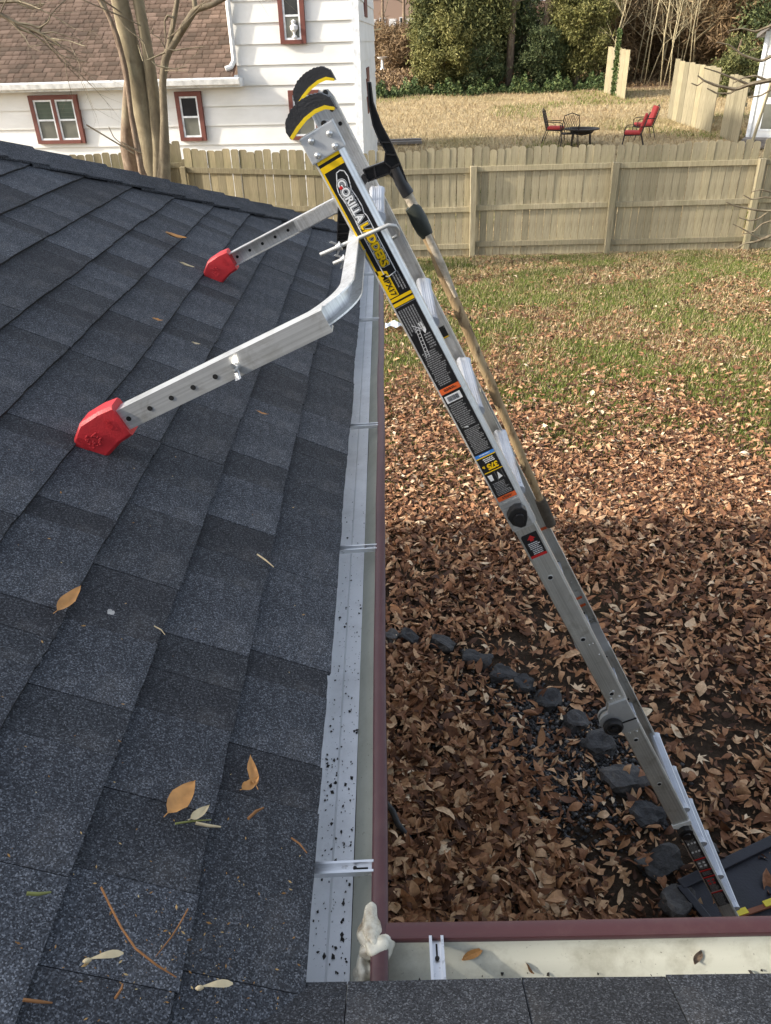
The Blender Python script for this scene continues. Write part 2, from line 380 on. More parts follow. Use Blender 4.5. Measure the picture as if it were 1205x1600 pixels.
M['conc'] = simple('pale_concrete', (.42, .40, .37), .85, 0, .2, 4)
M['wood_brown'] = simple('rusty_brown_board', lin('#7c4a30'), .7)
M['plank_grey'] = simple('grey_weathered_board', lin('#76706a'), .85, 0, .2, 8)
def mk_ground():
    t = NT('yard_and_field'); s = t.sep(); y = s[1]; x = s[0]
    big = t.noise(.55, 5, .6); mid = t.noise(2.6, 6, .65); fine = t.noise(26, 6, .75); v = t.noise(9, 6, .7)
    dirt = t.ramp(fine, [(.3, (.028, .020, .014)), (.6, (.075, .052, .035)), (.8, (.14, .10, .07))])
    litter = t.ramp(fine, [(.3, lin('#4e3826')), (.55, lin('#8d6c4c')), (.75, lin('#b8946c'))])
    green = t.ramp(fine, [(.3, (.030, .052, .013)), (.7, (.095, .125, .035))])
    straw = t.ramp(v, [(.25, lin('#978565')), (.5, lin('#b7a37d')), (.8, lin('#d3c19b'))])
    straw = t.mix(1, straw, t.ramp(fine, [(.3, (.78, .76, .74)), (.7, (1.15, 1.15, 1.15))]), 'MULTIPLY')
    # yard: litter with green patches; darker soil close to the house
    gm = t.ramp(t.math('ADD', t.math('MULTIPLY', big, .55), t.math('MULTIPLY', mid, .5)), [(.50, (0, 0, 0)), (.60, (1, 1, 1))])
    yard = t.mix(t.math('MULTIPLY', gm, .75), litter, green)
    def lerp(a0, a1, src=y):
        m = t.n.new('ShaderNodeMapRange'); m.inputs[1].default_value = a0; m.inputs[2].default_value = a1; t.l.new(src, m.inputs[0]); return m.outputs[0]
    wob = t.math('ADD', y, t.math('MULTIPLY', t.math('SUBTRACT', big, .5), 5.0))
    c = t.mix(lerp(4.5, 8.0, wob), dirt, yard)
    fg = t.ramp(t.noise(.30, 6, .65, stretch=(.6, 1.3, 1)), [(.54, (0, 0, 0)), (.66, (1, 1, 1))])
    bare = t.ramp(t.noise(.42, 5, .6, stretch=(.5, 1.5, 1)), [(.52, (0, 0, 0)), (.68, (1, 1, 1))])
    field = t.mix(t.math('MULTIPLY', bare, .6), straw, lin('#9c8162'))
    field = t.mix(t.math('MULTIPLY', fg, .6), field, lin('#6d6a38'))
    c = t.mix(lerp(14.0, 15.6, wob), c, field)
    wood = t.ramp(v, [(.3, lin('#5f4a39')), (.7, lin('#8a7158'))])
    c = t.mix(lerp(34.5, 36.5), c, wood)
    t.col(c); t.rough(.95); t.spec(.15); t.bump(t.math('ADD', fine, t.math('MULTIPLY', v, .7)), .8, .04); return t.m
M['ground'] = mk_ground()
M['asphalt'] = simple('road_asphalt', (.055, .055, .056), .9, 0, .2, 3)
# ------------------------------------------------------------------ ground
GZ = -3.5
def terr(x, y):
    if y < 14.9: z = GZ
    elif y < 36: z = GZ+.0757*(y-14.9)
    elif y < 112: z = -1.903+.0255*(y-36)
    else: z = .035
    return z
def gnoise(x, y): return .05*mnoise.noise((x*.35, y*.35, 3.1))*(1 if y > 8 else max(0, (y-3)/5))
def ground_at(px, py):
    d = ray(px, py); lo, hi = 2.0, 140.0
    k = 2.0
    while k < 140:
        P = d*(k/d[1])
        if P[2] < terr(P[0], P[1]): return np.array([P[0], P[1], terr(P[0], P[1])])
        k += .05
    return d*(60/d[1])
xs = np.unique(np.concatenate([np.linspace(-200, -14, 22), np.linspace(-14, 20, 86), np.linspace(20, 200, 22)]))
ys = np.unique(np.concatenate([np.linspace(-120, -4, 12), np.linspace(-4, 38, 106), np.linspace(38, 120, 50), np.linspace(120, 420, 10)]))
gv = [(x, y, terr(x, y)+(gnoise(x, y) if 3 < y < 60 else 0)) for y in ys for x in xs]
nx = len(xs); gf = [(j*nx+i, j*nx+i+1, (j+1)*nx+i+1, (j+1)*nx+i) for j in range(len(ys)-1) for i in range(nx-1)]
tag(link('ground', mesh('ground', gv, gf, M['ground'], True)), kind='structure')
# street far behind
b = MB(); b.hexa([(-60, 92, terr(0, 92)+.012), (60, 92, terr(0, 92)+.012), (60, 106, terr(0, 106)+.012), (-60, 106, terr(0, 106)+.012), (-60, 92, terr(0, 92)+.03), (60, 92, terr(0, 92)+.03), (60, 106, terr(0, 106)+.03), (-60, 106, terr(0, 106)+.03)])
tag(b.build('street', M['asphalt']), kind='structure')

# ------------------------------------------------------------------ the house whose roof we stand on
TH = math.atan(.5); CT, ST = math.cos(TH), math.sin(TH); EX, EY, EZ = -.122, .455, -.93
HY = 4.52; HIPK = 1.17
house = empty('house', (EX, EY, EZ), 0, 'low house with charcoal shingle hip roof and white gutters that the ladder leans over', 'house')
hin = Matrix.Translation((-EX, -EY, -EZ))
def H(o):   # keep world coordinates while parented to the house
    o.parent = house; o.matrix_parent_inverse = hin; return o
def LP(q, t, n): return np.array([EX-t*CT+n*ST, q, EZ+t*ST+n*CT])           # left plane: q along y, t up the slope
def RP(q, t, n): return np.array([q, EY-t*CT+n*ST, EZ+t*ST+n*CT])           # plane towards the second gutter
# deck planes
apx = 4.4; tA = apx/CT
b = MB()
b.prism([LP(HY-.01, 0, -.004), LP(HY-HIPK*apx, tA, -.004), LP(-8, tA, -.004), LP(EY-apx, tA, -.004), LP(EY, 0, -.004)], LP(0, 0, -.03)-LP(0, 0, 0))
deckL = H(b.build('roof', M['shingle'])); deckL.color = (.7, .7, .7, 1)
deckL['label'] = 'roof slope climbing to the left beside the long gutter'
b = MB(); b.prism([RP(EX, 0, -.004), RP(6.0, 0, -.004), RP(6.0, 4.4/CT, -.004), RP(EX-4.4, 4.4/CT, -.004)], RP(0, 0, -.03)-RP(0, 0, 0))
deckR = H(b.build('roof', M['shingle'])); deckR.color = (.7, .7, .7, 1); deckR['label'] = 'roof slope at the bottom edge above the short gutter'
top = EZ+apx*.5
b = MB()
zb = EZ-.012
b.prism([(EX-.02, HY-.01, zb), (EX-apx, HY-HIPK*apx, top-.012), (EX-2*apx, HY-.01, zb)], (0, 0, -.03))
b.prism([(EX-apx, HY-HIPK*apx, top-.012), (EX-apx, -8, top-.012), (EX-2*apx, -8, zb), (EX-2*apx, HY, zb)], (0, 0, -.03))
b.prism([(6.0, EY-4.4, EZ+2.19), (EX-4.4, EY-4.4, EZ+2.19), (EX-4.4, EY-8.8, EZ), (6, EY-8.8, EZ)], (0, 0, -.03))
H(b.build('roof_back', M['shingle']))
b = MB()
b.box((-4.7, -1.9, -2.25), (8.4, 12.0, 2.42)); b.box((2.6, -4.25, -2.25), (6.2, 8.6, 2.42))
H(b.build('wall', simple('painted_wall', (.55, .52, .46), .8)))
b = MB()
b.box((-.33, 2.2, -1.06), (.38, 4.5, .02)); b.box((2.8, .26, -1.063), (6.6, .36, .02)); H(b.build('soffit', M['fascia']))
b = MB()
b.box((-.155, 2.47, -1.0), (.022, 4.05, .14)); b.box((2.92, .425, -1.0), (6.15, .022, .14)); H(b.build('fascia', M['fascia']))

# shingles, one object each
def shingle_piece(poly, fr, t0, ln, parent, name, colr, lift, P=None):
    def nn(t): return .004+.0092*(1-(t-t0)/ln)+lift
    cx = sum(p[0] for p in poly)/len(poly); ct = sum(p[1] for p in poly)/len(poly)
    org = fr(cx, ct, 0)
    top_ = [fr(q, t, nn(t))-org for q, t in poly]; bot = [fr(q, t, nn(t)-.0065-(lift if t < t0+.02 else 0))-org for q, t in poly]
    n = len(poly)
    V = top_+bot; Fc = [tuple(range(n)), tuple(range(2*n-1, n-1, -1))]+[((i+1) % n, i, n+i, n+(i+1) % n) for i in range(n)]
    me = mesh(name, V, Fc, [M['shingle'], M['shingle_edge']], False, [0, 1]+[1 if (poly[i][1] < t0+.006 and poly[(i+1) % n][1] < t0+.006) else 0 for i in range(n)]); o = link(name, me, parent); o.color = (*colr, 1)
    o.matrix_parent_inverse = Matrix.Identity(4); o.location = Vector(org)-Vector((EX, EY, EZ))+Vector((EX, EY, EZ))
    return o
EXPO = .143
TONES = [(.62, .62, .64), (.70, .71, .73), (.80, .82, .85), (.93, .96, 1.01), (1.02, 1.05, 1.10), (1.14, 1.18, 1.24), (.97, 1.0, 1.05)]
hidden = MB()
cand = []
for k in range(0, 31):
    t0 = k*EXPO; ln = EXPO+.05
    q = EY-t0*CT-.35+random.uniform(-.2, 0)
    qe = HY-HIPK*t0*CT+.1
    dark = False
    while q < qe:
        w = random.choice([.11, .14, .17, .20, .24]) if not dark else random.choice([.06, .08, .11, .14])
        wob = random.uniform(-.0025, .0025)
        e0 = random.uniform(-.0012, .0012); rect = [(q+w*f_, t0+wob+e0*f_+random.uniform(-.0011, .0011)) for f_ in (0, .2, .4, .6, .8)]+[(q+w-.0012, t0+wob+e0), (q+w-.0012, t0+ln), (q, t0+ln)]
        # valley: q > EY - t*CT - .03   hip: q < HY - HIPK*t*CT
        pl = clip(rect, 1, CT, -(EY-.012)); 
        if len(pl) > 2: pl = clip(pl, -1, -HIPK*CT, HY+.0)
        if len(pl) > 2:
            c = random.choice(TONES[:3]) if dark else random.choice(TONES[2:])
            j = random.uniform(.92, 1.08); c = tuple(x*j for x in c)
            cand.append((pl, t0, ln, c, 0.0 if dark else .0008, seen(LP(sum(p[0] for p in pl)/len(pl), sum(p[1] for p in pl)/len(pl), 0), 110)))
        q += w
        dark = (not dark) if random.random() < .72 else dark
vis = [c for c in cand if c[5]]
vis.sort(key=lambda c: -1/np.linalg.norm(LP(c[0][0][0], c[0][0][1], 0)))
for i, (pl, t0, ln, c, lift, s_) in enumerate(vis[:285]):
    shingle_piece(pl, LP, t0, ln, deckL, 'shingle', c, lift)
for pl, t0, ln, c, lift, s_ in vis[285:]+[c for c in cand if not c[5]]:
    def nn(t): return .004+.0105*(1-(t-t0)/ln)+lift
    n = len(pl); V = [LP(q, t, nn(t)) for q, t in pl]+[LP(q, t, nn(t)-.0065) for q, t in pl]
    hidden.add(V, [tuple(range(n)), tuple(range(2*n-1, n-1, -1))]+[((i+1) % n, i, n+i, n+(i+1) % n) for i in range(n)])
o = hidden.build('upper_shingles', M['shingle'], deckL); o['kind'] = 'stuff'
print('shingles', len(vis), len(cand))
# the lower slope: first courses along the short gutter
for k in range(0, 3):
    t0 = k*EXPO; q = EX-.5+random.uniform(-.1, 0)-t0
    dark = False
    while q < 1.3:
        w = random.choice([.12, .165, .2, .24])
        rect = [(q, t0+random.uniform(-.002, .002)-.012), (q+w-.0012, t0+random.uniform(-.002, .002)-.012), (q+w-.0012, t0+EXPO+.05), (q, t0+EXPO+.05)]
        pl = clip(rect, 1, CT, -(EX-.005))
        if len(pl) > 2:
            c = random.choice(TONES[1:5]); shingle_piece(pl, RP, t0, EXPO+.05, deckR, 'shingle', tuple(x*.68 for x in c), 0.0 if dark else .001)
        q += w; dark = not dark
# hip caps
hipd = np.array([-1.0, -HIPK, .5]); hipd /= np.linalg.norm(hipd); hip0 = np.array([EX, HY, EZ+.012])
sideL = np.cross(np.array([ST, 0, CT]), hipd); sideL /= np.linalg.norm(sideL)
if (sideL@np.array([0, -1, 0])) < 0: sideL = -sideL
nB = np.array([0, .5/HIPK, 1.0]); nB /= np.linalg.norm(nB); sideB = np.cross(nB, hipd); sideB /= np.linalg.norm(sideB)
if (sideB@np.array([0, 1, 0])) < 0: sideB = -sideB
upv = np.array([.2, .2, 1.0]); upv /= np.linalg.norm(upv)
for k in range(0, 24):
    s0 = k*.15-.03; s1 = s0+.215
    if k > 15 and k % 1: continue
    l0, l1 = .016, .005; w = .135+random.uniform(-.006, .006)
    P = []
    for s, l in ((s0, l0), (s1, l1)):
        c = hip0+hipd*s+upv*l; P += [c+sideL*w+upv*.001, c+sideL*.03+upv*.006, c+upv*.010, c+sideB*.03+upv*.004, c+sideB*w]
    V = [p for p in P]+[p-upv*.007 for p in P]
    Fc = [(i, i+1, 6+i, 5+i) for i in range(4)]+[(10+i, 15+i, 16+i, 11+i) for i in range(4)]+[(0, 10, 11, 1), (1, 11, 12, 2), (2, 12, 13, 3), (3, 13, 14, 4), (0, 5, 15, 10), (4, 14, 19, 9)]
    o = link('hip_cap', mesh('hip_cap', V, Fc, M['shingle']), deckL); j = random.uniform(.62, .95); o.color = (j, j*1.02, j*1.06, 1)

# gutters
def gutter(fr, a, e, label, over):
    """fr(x across from the eave outwards, along, z); a..e along"""
    def pt(u, s, z): return fr(u, s, z)
    def sweep(m, prof_):
        n_ = 40; k_ = len(prof_); V = []
        for i in range(n_+1):
            s = a+(e-a)*i/n_; du = .0016*mnoise.noise((s*2.3, over*5.0, 1.0))+.0006*mnoise.noise((s*9, 2, over*3.0)); dz = .0014*mnoise.noise((s*2.9, over*3.0, 8.0))
            V += [pt(u+du, s, z+dz) for u, z in prof_]
        m.add(V, [(i*k_+j, (i+1)*k_+j, (i+1)*k_+j+1, i*k_+j+1) for i in range(n_) for j in range(k_-1)])
    g = MB()
    ev = np.array(pt(0, e, 0))-np.array(pt(0, a, 0))
    prof = [(-.030, -.030), (-.030, -.080), (.0, -.080), (.016, -.079), (.019, -.075), (.036, -.074), (.0415, -.074)]
    g.strip([pt(u, a, z) for u, z in prof], ev); 
    prof2 = [(u-.0, z-.004) for u, z in prof]; g.strip([pt(u, a, z) for u, z in reversed(prof2)], ev)
    for s in (a, e): g.strip([pt(u, s, z) for u, z in ((-.03, -.03), (-.03, -.112))], pt(.07, s, 0)-np.array(pt(0, s, 0))) if s == e and False else None
    gt = H(g.build('gutter', M['gut_bottom'])); gt['label'] = label
    w = MB(); pw = [(.0417, -.0745), (.047, -.068), (.050, -.064), (.056, -.056), (.063, -.050), (.0645, -.036), (.0645, -.028)]
    sweep(w, pw); sweep(w, [(u+.003, z-.002) for u, z in reversed(pw)])
    smoothobj(w.build('inner_wall', M['gut_wall_shade'] if over else M['gut_cream'], gt), 50)
    l = MB(); pl = [(.0640, -.030), (.0635, -.0225), (.0660, -.0190), (.0770, -.0185), (.0805, -.021), (.0810, -.030), (.0790, -.040), (.072, -.050), (.064, -.064), (.058, -.074), (.054, -.080), (.046, -.086), (.0, -.088)]
    sweep(l, pl); sweep(l, [(u-.002, z-.0015) for u, z in reversed(pl[2:6])])
    smoothobj(l.build('lip', M['lip'], gt), 50)
    return gt
GW = 1.26
FL = lambda u, s, z: np.array([EX+u*GW, s, EZ+z]); FR = lambda u, s, z: np.array([s, EY+u*GW, EZ+z])
gL = gutter(FL, EY+.0, HY+.05, 'long gutter running away along the left roof slope', 1)
gR = gutter(FR, EX+.079*GW, 6.0, 'short gutter across the bottom of the picture', 0)
def hanger(fr, s, parent, z=-.012):
    m = MB(); w = .0072
    P = lambda u, s_, z_: fr(u, s_, z_)
    # channel strap with two raised flanges
    m.hexa([P(-.03, s-w, z-.022), P(.066, s-w, z-.016), P(.066, s+w, z-.016), P(-.03, s+w, z-.022), P(-.03, s-w, z-.020), P(.066, s-w, z-.014), P(.066, s+w, z-.014), P(-.03, s+w, z-.020)])
    for k in (-1, 1):
        m.hexa([P(-.03, s+k*w-.0018, z-.022), P(.066, s+k*w-.0018, z-.016), P(.066, s+k*w+.0018, z-.016), P(-.03, s+k*w+.0018, z-.022), P(-.03, s+k*w-.0018, z-.012), P(.066, s+k*w-.0018, z-.007), P(.066, s+k*w+.0018, z-.007), P(-.03, s+k*w+.0018, z-.012)])
    h = m.build('hanger', M['hanger'], parent)
    # slot and screw of the strap are part of the same pressed piece
    m2 = MB(); c = fr(.046, s, z-.0135); m2.lathe([(.0028, 0), (.0028, .002), (.001, .003)], c, (0, 0, 1), 8)
    c = fr(.046, s, z-.0140); d = np.array(fr(.060, s, z-.013))-np.array(c); m2.bar(c, np.array(c)+d, .0022, .0012)
    m2.build('hanger_screw', M['hole'], parent)
for y in (.635, 1.405, 2.04, 3.04, 3.75): hanger(FL, y, gL)
for x in (.040, .66, 1.3): hanger(FR, x, gR)
# end seams of the left gutter
# the blob of old sealant in the inside corner
bm = bmesh.new(); bmesh.ops.create_icosphere(bm, subdivisions=4, radius=1)
def blob(c, r, seed, parent, name, mat):
    bm = bmesh.new(); bmesh.ops.create_icosphere(bm, subdivisions=4, radius=1)
    for v in bm.verts:
        n = mnoise.noise(v.co*1.15+Vector((seed, 0, 0)))+.25*mnoise.noise(v.co*3+Vector((seed, 4, 0))); k = 1+.5*n; v.co = Vector((c[0]+v.co.x*r[0]*k, c[1]+v.co.y*r[1]*k, c[2]+v.co.z*r[2]*k))
    me = bpy.data.meshes.new(name); bm.to_mesh(me); bm.free(); me.materials.append(mat); me.polygons.foreach_set('use_smooth', [True]*len(me.polygons))
    return link(name, me, parent)
bm.free()
blob((-.042, .548, -.953), (.015, .028, .011), 2.0, gL, 'sealant', M['foam'])
blob((-.034, .530, -.957), (.019, .018, .012), 5.0, gL, 'sealant', M['foam'])
blob((-.050, .510, -.978), (.014, .020, .018), 9.0, gL, 'sealant', M['foam'])
blob((-.068, .490, -.996), (.019, .016, .009), 13.0, gL, 'sealant', M['foam'])
# bits of litter in the short gutter
for i, (sx_, u_, ln_, an, mt_, nm, lb, ct_) in enumerate(((.085, .060, .030, .5, 'leaf_tan', 'leaf', 'yellow tan leaf scrap lying in the short gutter under the maroon lip', 'leaf'), (.155, .050, .016, 2.4, 'twig', 'bark_chip', 'brown bark chip in the short gutter, left of the other chips', 'bark chip'), (.128, .030, .014, .1, 'bark_rough', 'bark_chip', 'small dark flat chip lowest in the short gutter', 'bark chip'), (.365, .055, .020, 1.0, 'bark_rough', 'bark_chip', 'dark slim chip in the short gutter below the ladder foot', 'bark chip'))):
    zz = float(np.interp(u_, [.0415, .047, .050, .056, .063], [-.0745, -.068, -.064, -.056, -.050])); c = FR(u_, sx_, zz+.0035); m = MB(); n_ = 7
    V = []
    for k in range(n_):
        t_ = k/(n_-1)-.5; w_ = .0045*(1-(2*t_)**2)+.0007
        for s_ in (-1, 0, 1): V.append((t_*ln_, s_*w_, .003*math.sin(t_*5)+abs(s_)*.0012))
    m.add(V, [(k*3+j, k*3+j+1, k*3+4+j, k*3+3+j) for k in range(n_-1) for j in range(2)])
    o = m.build(nm, M[mt_]); o.location = c; o.rotation_euler = (.75, 0, an); tag(o, lb, ct_)
# grit lying in the gutters
V = []
for i in range(430):
    L_ = random.random() < .72
    s = .5+abs(random.gauss(0, 1.0))*.55 if L_ else random.uniform(0, 1.2)
    if L_ and s > 4.3: continue
    u = random.uniform(.0, .04); z = -.0730 if u > .019 else -.0785
    c = FL(u, s, z) if L_ else FR(u+.02, s, -.066)
    r = random.choice([.0005, .0007, .0009, .0012, .0019])*random.uniform(.7, 1.4); a = random.uniform(0, 6.3)
    q = []
    for k in range(4): rk = r*random.uniform(.5, 1.7); q.append(c+np.array([math.cos(a+k*PI/2)*rk, math.sin(a+k*PI/2)*rk*1.5, 0]))
    V.append(q+[c+np.array([0, 0, r*.8])])
tag(link('gutter_grit', npmesh('gutter_grit', np.array(V), 5, M['specks'], False, [(0, 1, 4), (1, 2, 4), (2, 3, 4), (3, 0, 4)])), kind='stuff')
# ------------------------------------------------------------------ ladder
LO = np.array([-.145, 1.9, -.18]); LU = np.array([.4508, 0, -.8926]); LV = np.array([.8926, 0, .4508]); LY = np.array([0, 1., 0])
def LD(s, w, dy=0): return LO+LU*s+LV*w+LY*dy
FW = .445          # distance between the outer faces of the two rails
ladder = empty('ladder', LD(3.62, 0, FW/2), 0, 'tall aluminium folding ladder with black and yellow rail stickers leaning over the gutter', 'ladder')
lin_ = Matrix.Translation(-Vector(ladder.location))
def Lp(o): o.parent = ladder; o.matrix_parent_inverse = lin_; return o
def channel(prof, s0, s1, mat, name='rail', mirror=False):
    m = MB(); e = LU*(s1-s0)
    f = (lambda p: LD(s0, p[0], FW-p[1])) if mirror else (lambda p: LD(s0, p[0], p[1]))
    P = [f(p) for p in prof]
    if mirror: P = P[::-1]
    m.prism(P, e); return Lp(m.build(name, mat))
def chan(h, dep, th, ch):
    # closed outline of a C section: web outside at depth 0, chamfered front edge
    return [(-h, dep), (-h, .004), (-h+.004, 0), (h-ch, 0), (h, ch*.8), (h, dep), (h-th, dep), (h-th, ch*.8+th), (h-ch-th*.5, th), (-h+th+.002, th), (-h+th, dep)]
outer = chan(.038, .034, .003, .013); inner = chan(.0335, .038, .003, .006); low = chan(.030, .036, .003, .006)
inner = [(a, b_+.0045) for a, b_ in inner]; low = [(a, b_+.010) for a, b_ in low]
for mir in (False, True):
    channel(outer, -.045 if mir else .0, 1.175, M['alu'], mirror=mir)
    channel(inner, .9, 2.005, M['alu_dull'], mirror=mir); channel(inner, 2.125, 2.735, M['alu_dull'], mirror=mir)
    channel(low, 2.5, 3.60, M['alu_dull'], mirror=mir)
def near(dy, mir): return FW-dy if mir else dy
# rungs
def rung(s, w=.027, y0=.032, y1=FW-.032, r=.0185, flare=True):
    m = MB(); n = 14; V = []
    th = math.atan2(LU[0], -LU[2])
    def prof(k):
        a = 2*PI*k/n; x = math.cos(a)*r*1.12; z = math.sin(a)*r*.95
        if z > r*.62: z = r*.62+(.0012 if k % 2 else -.0004)
        return x, z
    ysq = [y0, y0+.012, y0+.03, y1-.03, y1-.012, y1]; sc = [1.12, 1.04, 1, 1, 1.04, 1.12]
    c = LD(s, w, 0)
    for y, q in zip(ysq, sc):
        for k in range(n):
            x, z = prof(k); V.append((c[0]+x*q, LO[1]+y, c[2]+z*q))
    F = [(i*n+k, i*n+(k+1) % n, (i+1)*n+(k+1) % n, (i+1)*n+k) for i in range(5) for k in range(n)]+[tuple(range(n-1, -1, -1)), tuple(range(5*n, 6*n))]
    m.add(V, F)
    # ridges pressed into the tread
    for j in (-.011, -.0055, 0, .0055, .011):
        m.box((c[0]+j, LO[1]+(y0+y1)/2, c[2]+r*.62), (.0018, y1-y0-.05, .003))
    # saddle plate folded against the rails
    o = Lp(m.build('rung', M['tread'])); return o
for s in (.215, .505, .785, 1.07): rung(s)
for s in (1.36, 1.65, 1.93, 2.24, 2.46): rung(s, -.010, .042, FW-.042, .0155)
for s in (2.70, 2.94, 3.19, 3.45): rung(s, .030)
def saddle(s, mir):
    m = MB(); d = (lambda q: near(q, mir))
    m.prism([LD(s-.03, .038, d(.030)), LD(s+.03, .038, d(.030)), LD(s+.022, .046, d(.052)), LD(s-.018, .046, d(.052))], -LV*.004); Lp(m.build('rung_saddle', M['tread']))
# end caps, plates and their rivets
def dome(s, w, dy, r, h, mat, name, par=None, n=12):
    m = MB(); m.lathe([(r, 0), (r*.92, h*.5), (r*.6, h*.9), (.0005, h)], LD(s, w, dy), -LY, n); o = Lp(m.build(name, mat, None, True)); return o
for mir in (False, True):
    off = .006
    # plate
    m = MB(); y = -.004 if not mir else FW-.030
    m.prism([LD(-.018, -.043, y), LD(-.018, .043, y), LD(.043, .043, y), LD(.043, -.043, y)], LY*.034)
    pl = Lp(m.build('top_plate', M['galv'], None, False, .003)) if not mir else None
    if pl is not None:
        for s, w in ((-.002, -.020), (.004, .024), (.030, -.022), (.032, .022)): dome(s, w, -.004, .0075, .006, M['zinc'], 'rivet')
    # arched rubber cap
    ya = -.008 if not mir else FW-.042; wy = .038
    so = -.045 if mir else 0
    def arch(r0, r1, y0, wd, mat, name, a0=8, a1=172, knurl=False):
        m = MB(); V = []; n = 22 if not knurl else 44
        for i in range(n+1):
            a = math.radians(a0+(a1-a0)*i/n)
            for r, y in ((r0, y0), (r1, y0), (r1, y0+wd), (r0, y0+wd)):
                rr = r+(.0022 if (knurl and r == r1 and i % 2) else 0)
                V.append(LD(.004+so-math.sin(a)*rr, -math.cos(a)*rr-.004, y))
        F = [(i*4+k, i*4+(k+1) % 4, (i+1)*4+(k+1) % 4, (i+1)*4+k) for i in range(n) for k in range(4)]+[(3, 2, 1, 0), (n*4, n*4+1, n*4+2, n*4+3)]
        m.add(V, F); return Lp(m.build(name, mat))
    OUT = [(-.026, -.058), (-.044, -.060), (-.062, -.050), (-.076, -.028), (-.082, -.002), (-.081, .024), (-.074, .046), (-.056, .061), (-.030, .062)]
    YB = [(-.024, -.0545), (-.034, -.032), (-.042, -.008), (-.045, .018), (-.042, .040), (-.031, .0575)]
    YT = [(-.031, -.0575), (-.042, -.034), (-.050, -.009), (-.053, .019), (-.0495, .043), (-.036, .0605)]
    def interp(P_, n_):
        t_ = np.linspace(0, len(P_)-1, n_); i_ = np.arange(len(P_)); return [(float(np.interp(q, i_, [p[0] for p in P_])), float(np.interp(q, i_, [p[1] for p in P_]))) for q in t_]
    def band(P_, Q_, y0, wd, mat, name, knurl=False):
        m = MB(); n_ = 40; a_ = interp(P_, n_+1); b_ = interp(Q_, n_+1); V = []
        for i in range(n_+1):
            kx = .0016 if (knurl and i % 2 and 5 < i < 38) else 0
            for (s, w), y in ((b_[i], y0), ((a_[i][0]-kx, a_[i][1]), y0), ((a_[i][0]-kx, a_[i][1]), y0+wd), (b_[i], y0+wd)): V.append(LD(s+so, w, y))
        m.add(V, [(i*4+k, i*4+(k+1) % 4, (i+1)*4+(k+1) % 4, (i+1)*4+k) for i in range(n_) for k in range(4)]+[(3, 2, 1, 0), (n_*4, n_*4+1, n_*4+2, n_*4+3)]); return Lp(m.build(name, mat))
    band(OUT, YT, ya, wy, M['black_rubber'], 'rubber_cap', True)
    band(YT, YB, ya-.0015, wy+.003, M['yellow'], 'yellow_band')
    # fin inside the cap and its bolt
    m = MB(); yb = .010 if not mir else FW-.020
    m.prism([LD(so, -.034, yb), LD(so, .038, yb), LD(so-.022, .032, yb), LD(so-.027, .020, yb), LD(so-.014, .004, yb), LD(so-.012, -.016, yb), LD(so-.018, -.030, yb)], LY*.006); Lp(m.build('cap_bracket', M['galv']))
    dome(so-.018, .022, yb, .007, .005, M['black_plastic'], 'bolt'); dome(so-.008, -.022, yb, .007, .005, M['zinc'], 'bolt')
for s, w in ((-.02, .015), (.02, .018)): dome(s, w, FW-.0035, .0055, .003, M['hole'], 'rivet')
for i in range(26): 
    dome(random.uniform(.09, .95), random.uniform(-.02, .02), FW-.0034, random.uniform(.0012, .0022), .0012, M['zinc'], 'weld_dimple', None, 6) if i < 14 else None
# holes with rims
for mir in (False, True):
    for s in (1.386, 1.669, 1.944, 2.20, 2.469):
        m = MB(); c = LD(s, -.004, .0040 if not mir else FW-.008); m.lathe([(.0098, 0), (.0098, .0016), (.0072, .0018), (.0072, .0002)], c, -LY, 18); Lp(m.build('hole_rim', M['alu_bright'], None, True))
        m = MB(); m.lathe([(.0073, 0), (.0073, .0012)], c, -LY, 16); Lp(m.build('hole', M['hole']))
# hinges
for mir in (False, True):
    y0 = -.004 if not mir else FW-.040
    for lay, (dy, r) in enumerate(((0, .044), (.012, .040), (.026, .044))):
        m = MB(); cs, cw = 2.065, -.046; P = []
        for i in range(19):
            a = math.radians(90+i*180/18); P.append(LD(cs+math.cos(a-PI/2-.0)*r*1.0 if False else cs-math.sin(a-PI/2+0)*0+math.cos(math.radians(i*10))*r, cw-math.sin(math.radians(i*10))*r, y0+dy))
        P = [LD(1.985, .031, y0+dy)]+[LD(2.140, .031, y0+dy)]+P
        # order: upper right, lower right, then the round ear from below to above
        P = [P[0], P[1], LD(2.140, -.030, y0+dy)]+P[2:]+[LD(1.985, -.030, y0+dy)]
        m.prism(P, LY*.009); Lp(m.build('hinge_plate', M['galv'] if lay != 1 else M['alu_dull']))
    if not mir:
        m = MB(); m.lathe([(.030, 0), (.034, .006), (.034, .020), (.028, .026), (.024, .026), (.022, .020), (.012, .020), (.011, .027), (.0006, .028)], LD(2.075, -.050, y0), -LY, 28); smoothobj(Lp(m.build('hinge_knob', M['black_plastic'])), 40)
        m = MB(); m.bar(LD(2.085, -.02, y0-.001), LD(2.085, .034, y0-.001), .004, .004); Lp(m.build('hinge_gap', M['hole']))
        for s, w in ((1.935, .004), (1.965, -.014), (1.968, .014), (2.155, -.012), (2.16, .012), (2.148, .004), (1.70, .018), (1.755, .020), (1.70, .006)): dome(s, w, .0045, .0052 if s > 1.8 else .003, .004, M['alu_bright'], 'rivet')
    else:
        for s in (1.78, 1.83, 2.0): dome(s, .01, FW-.010, .004, .003, M['alu_bright'], 'rivet')
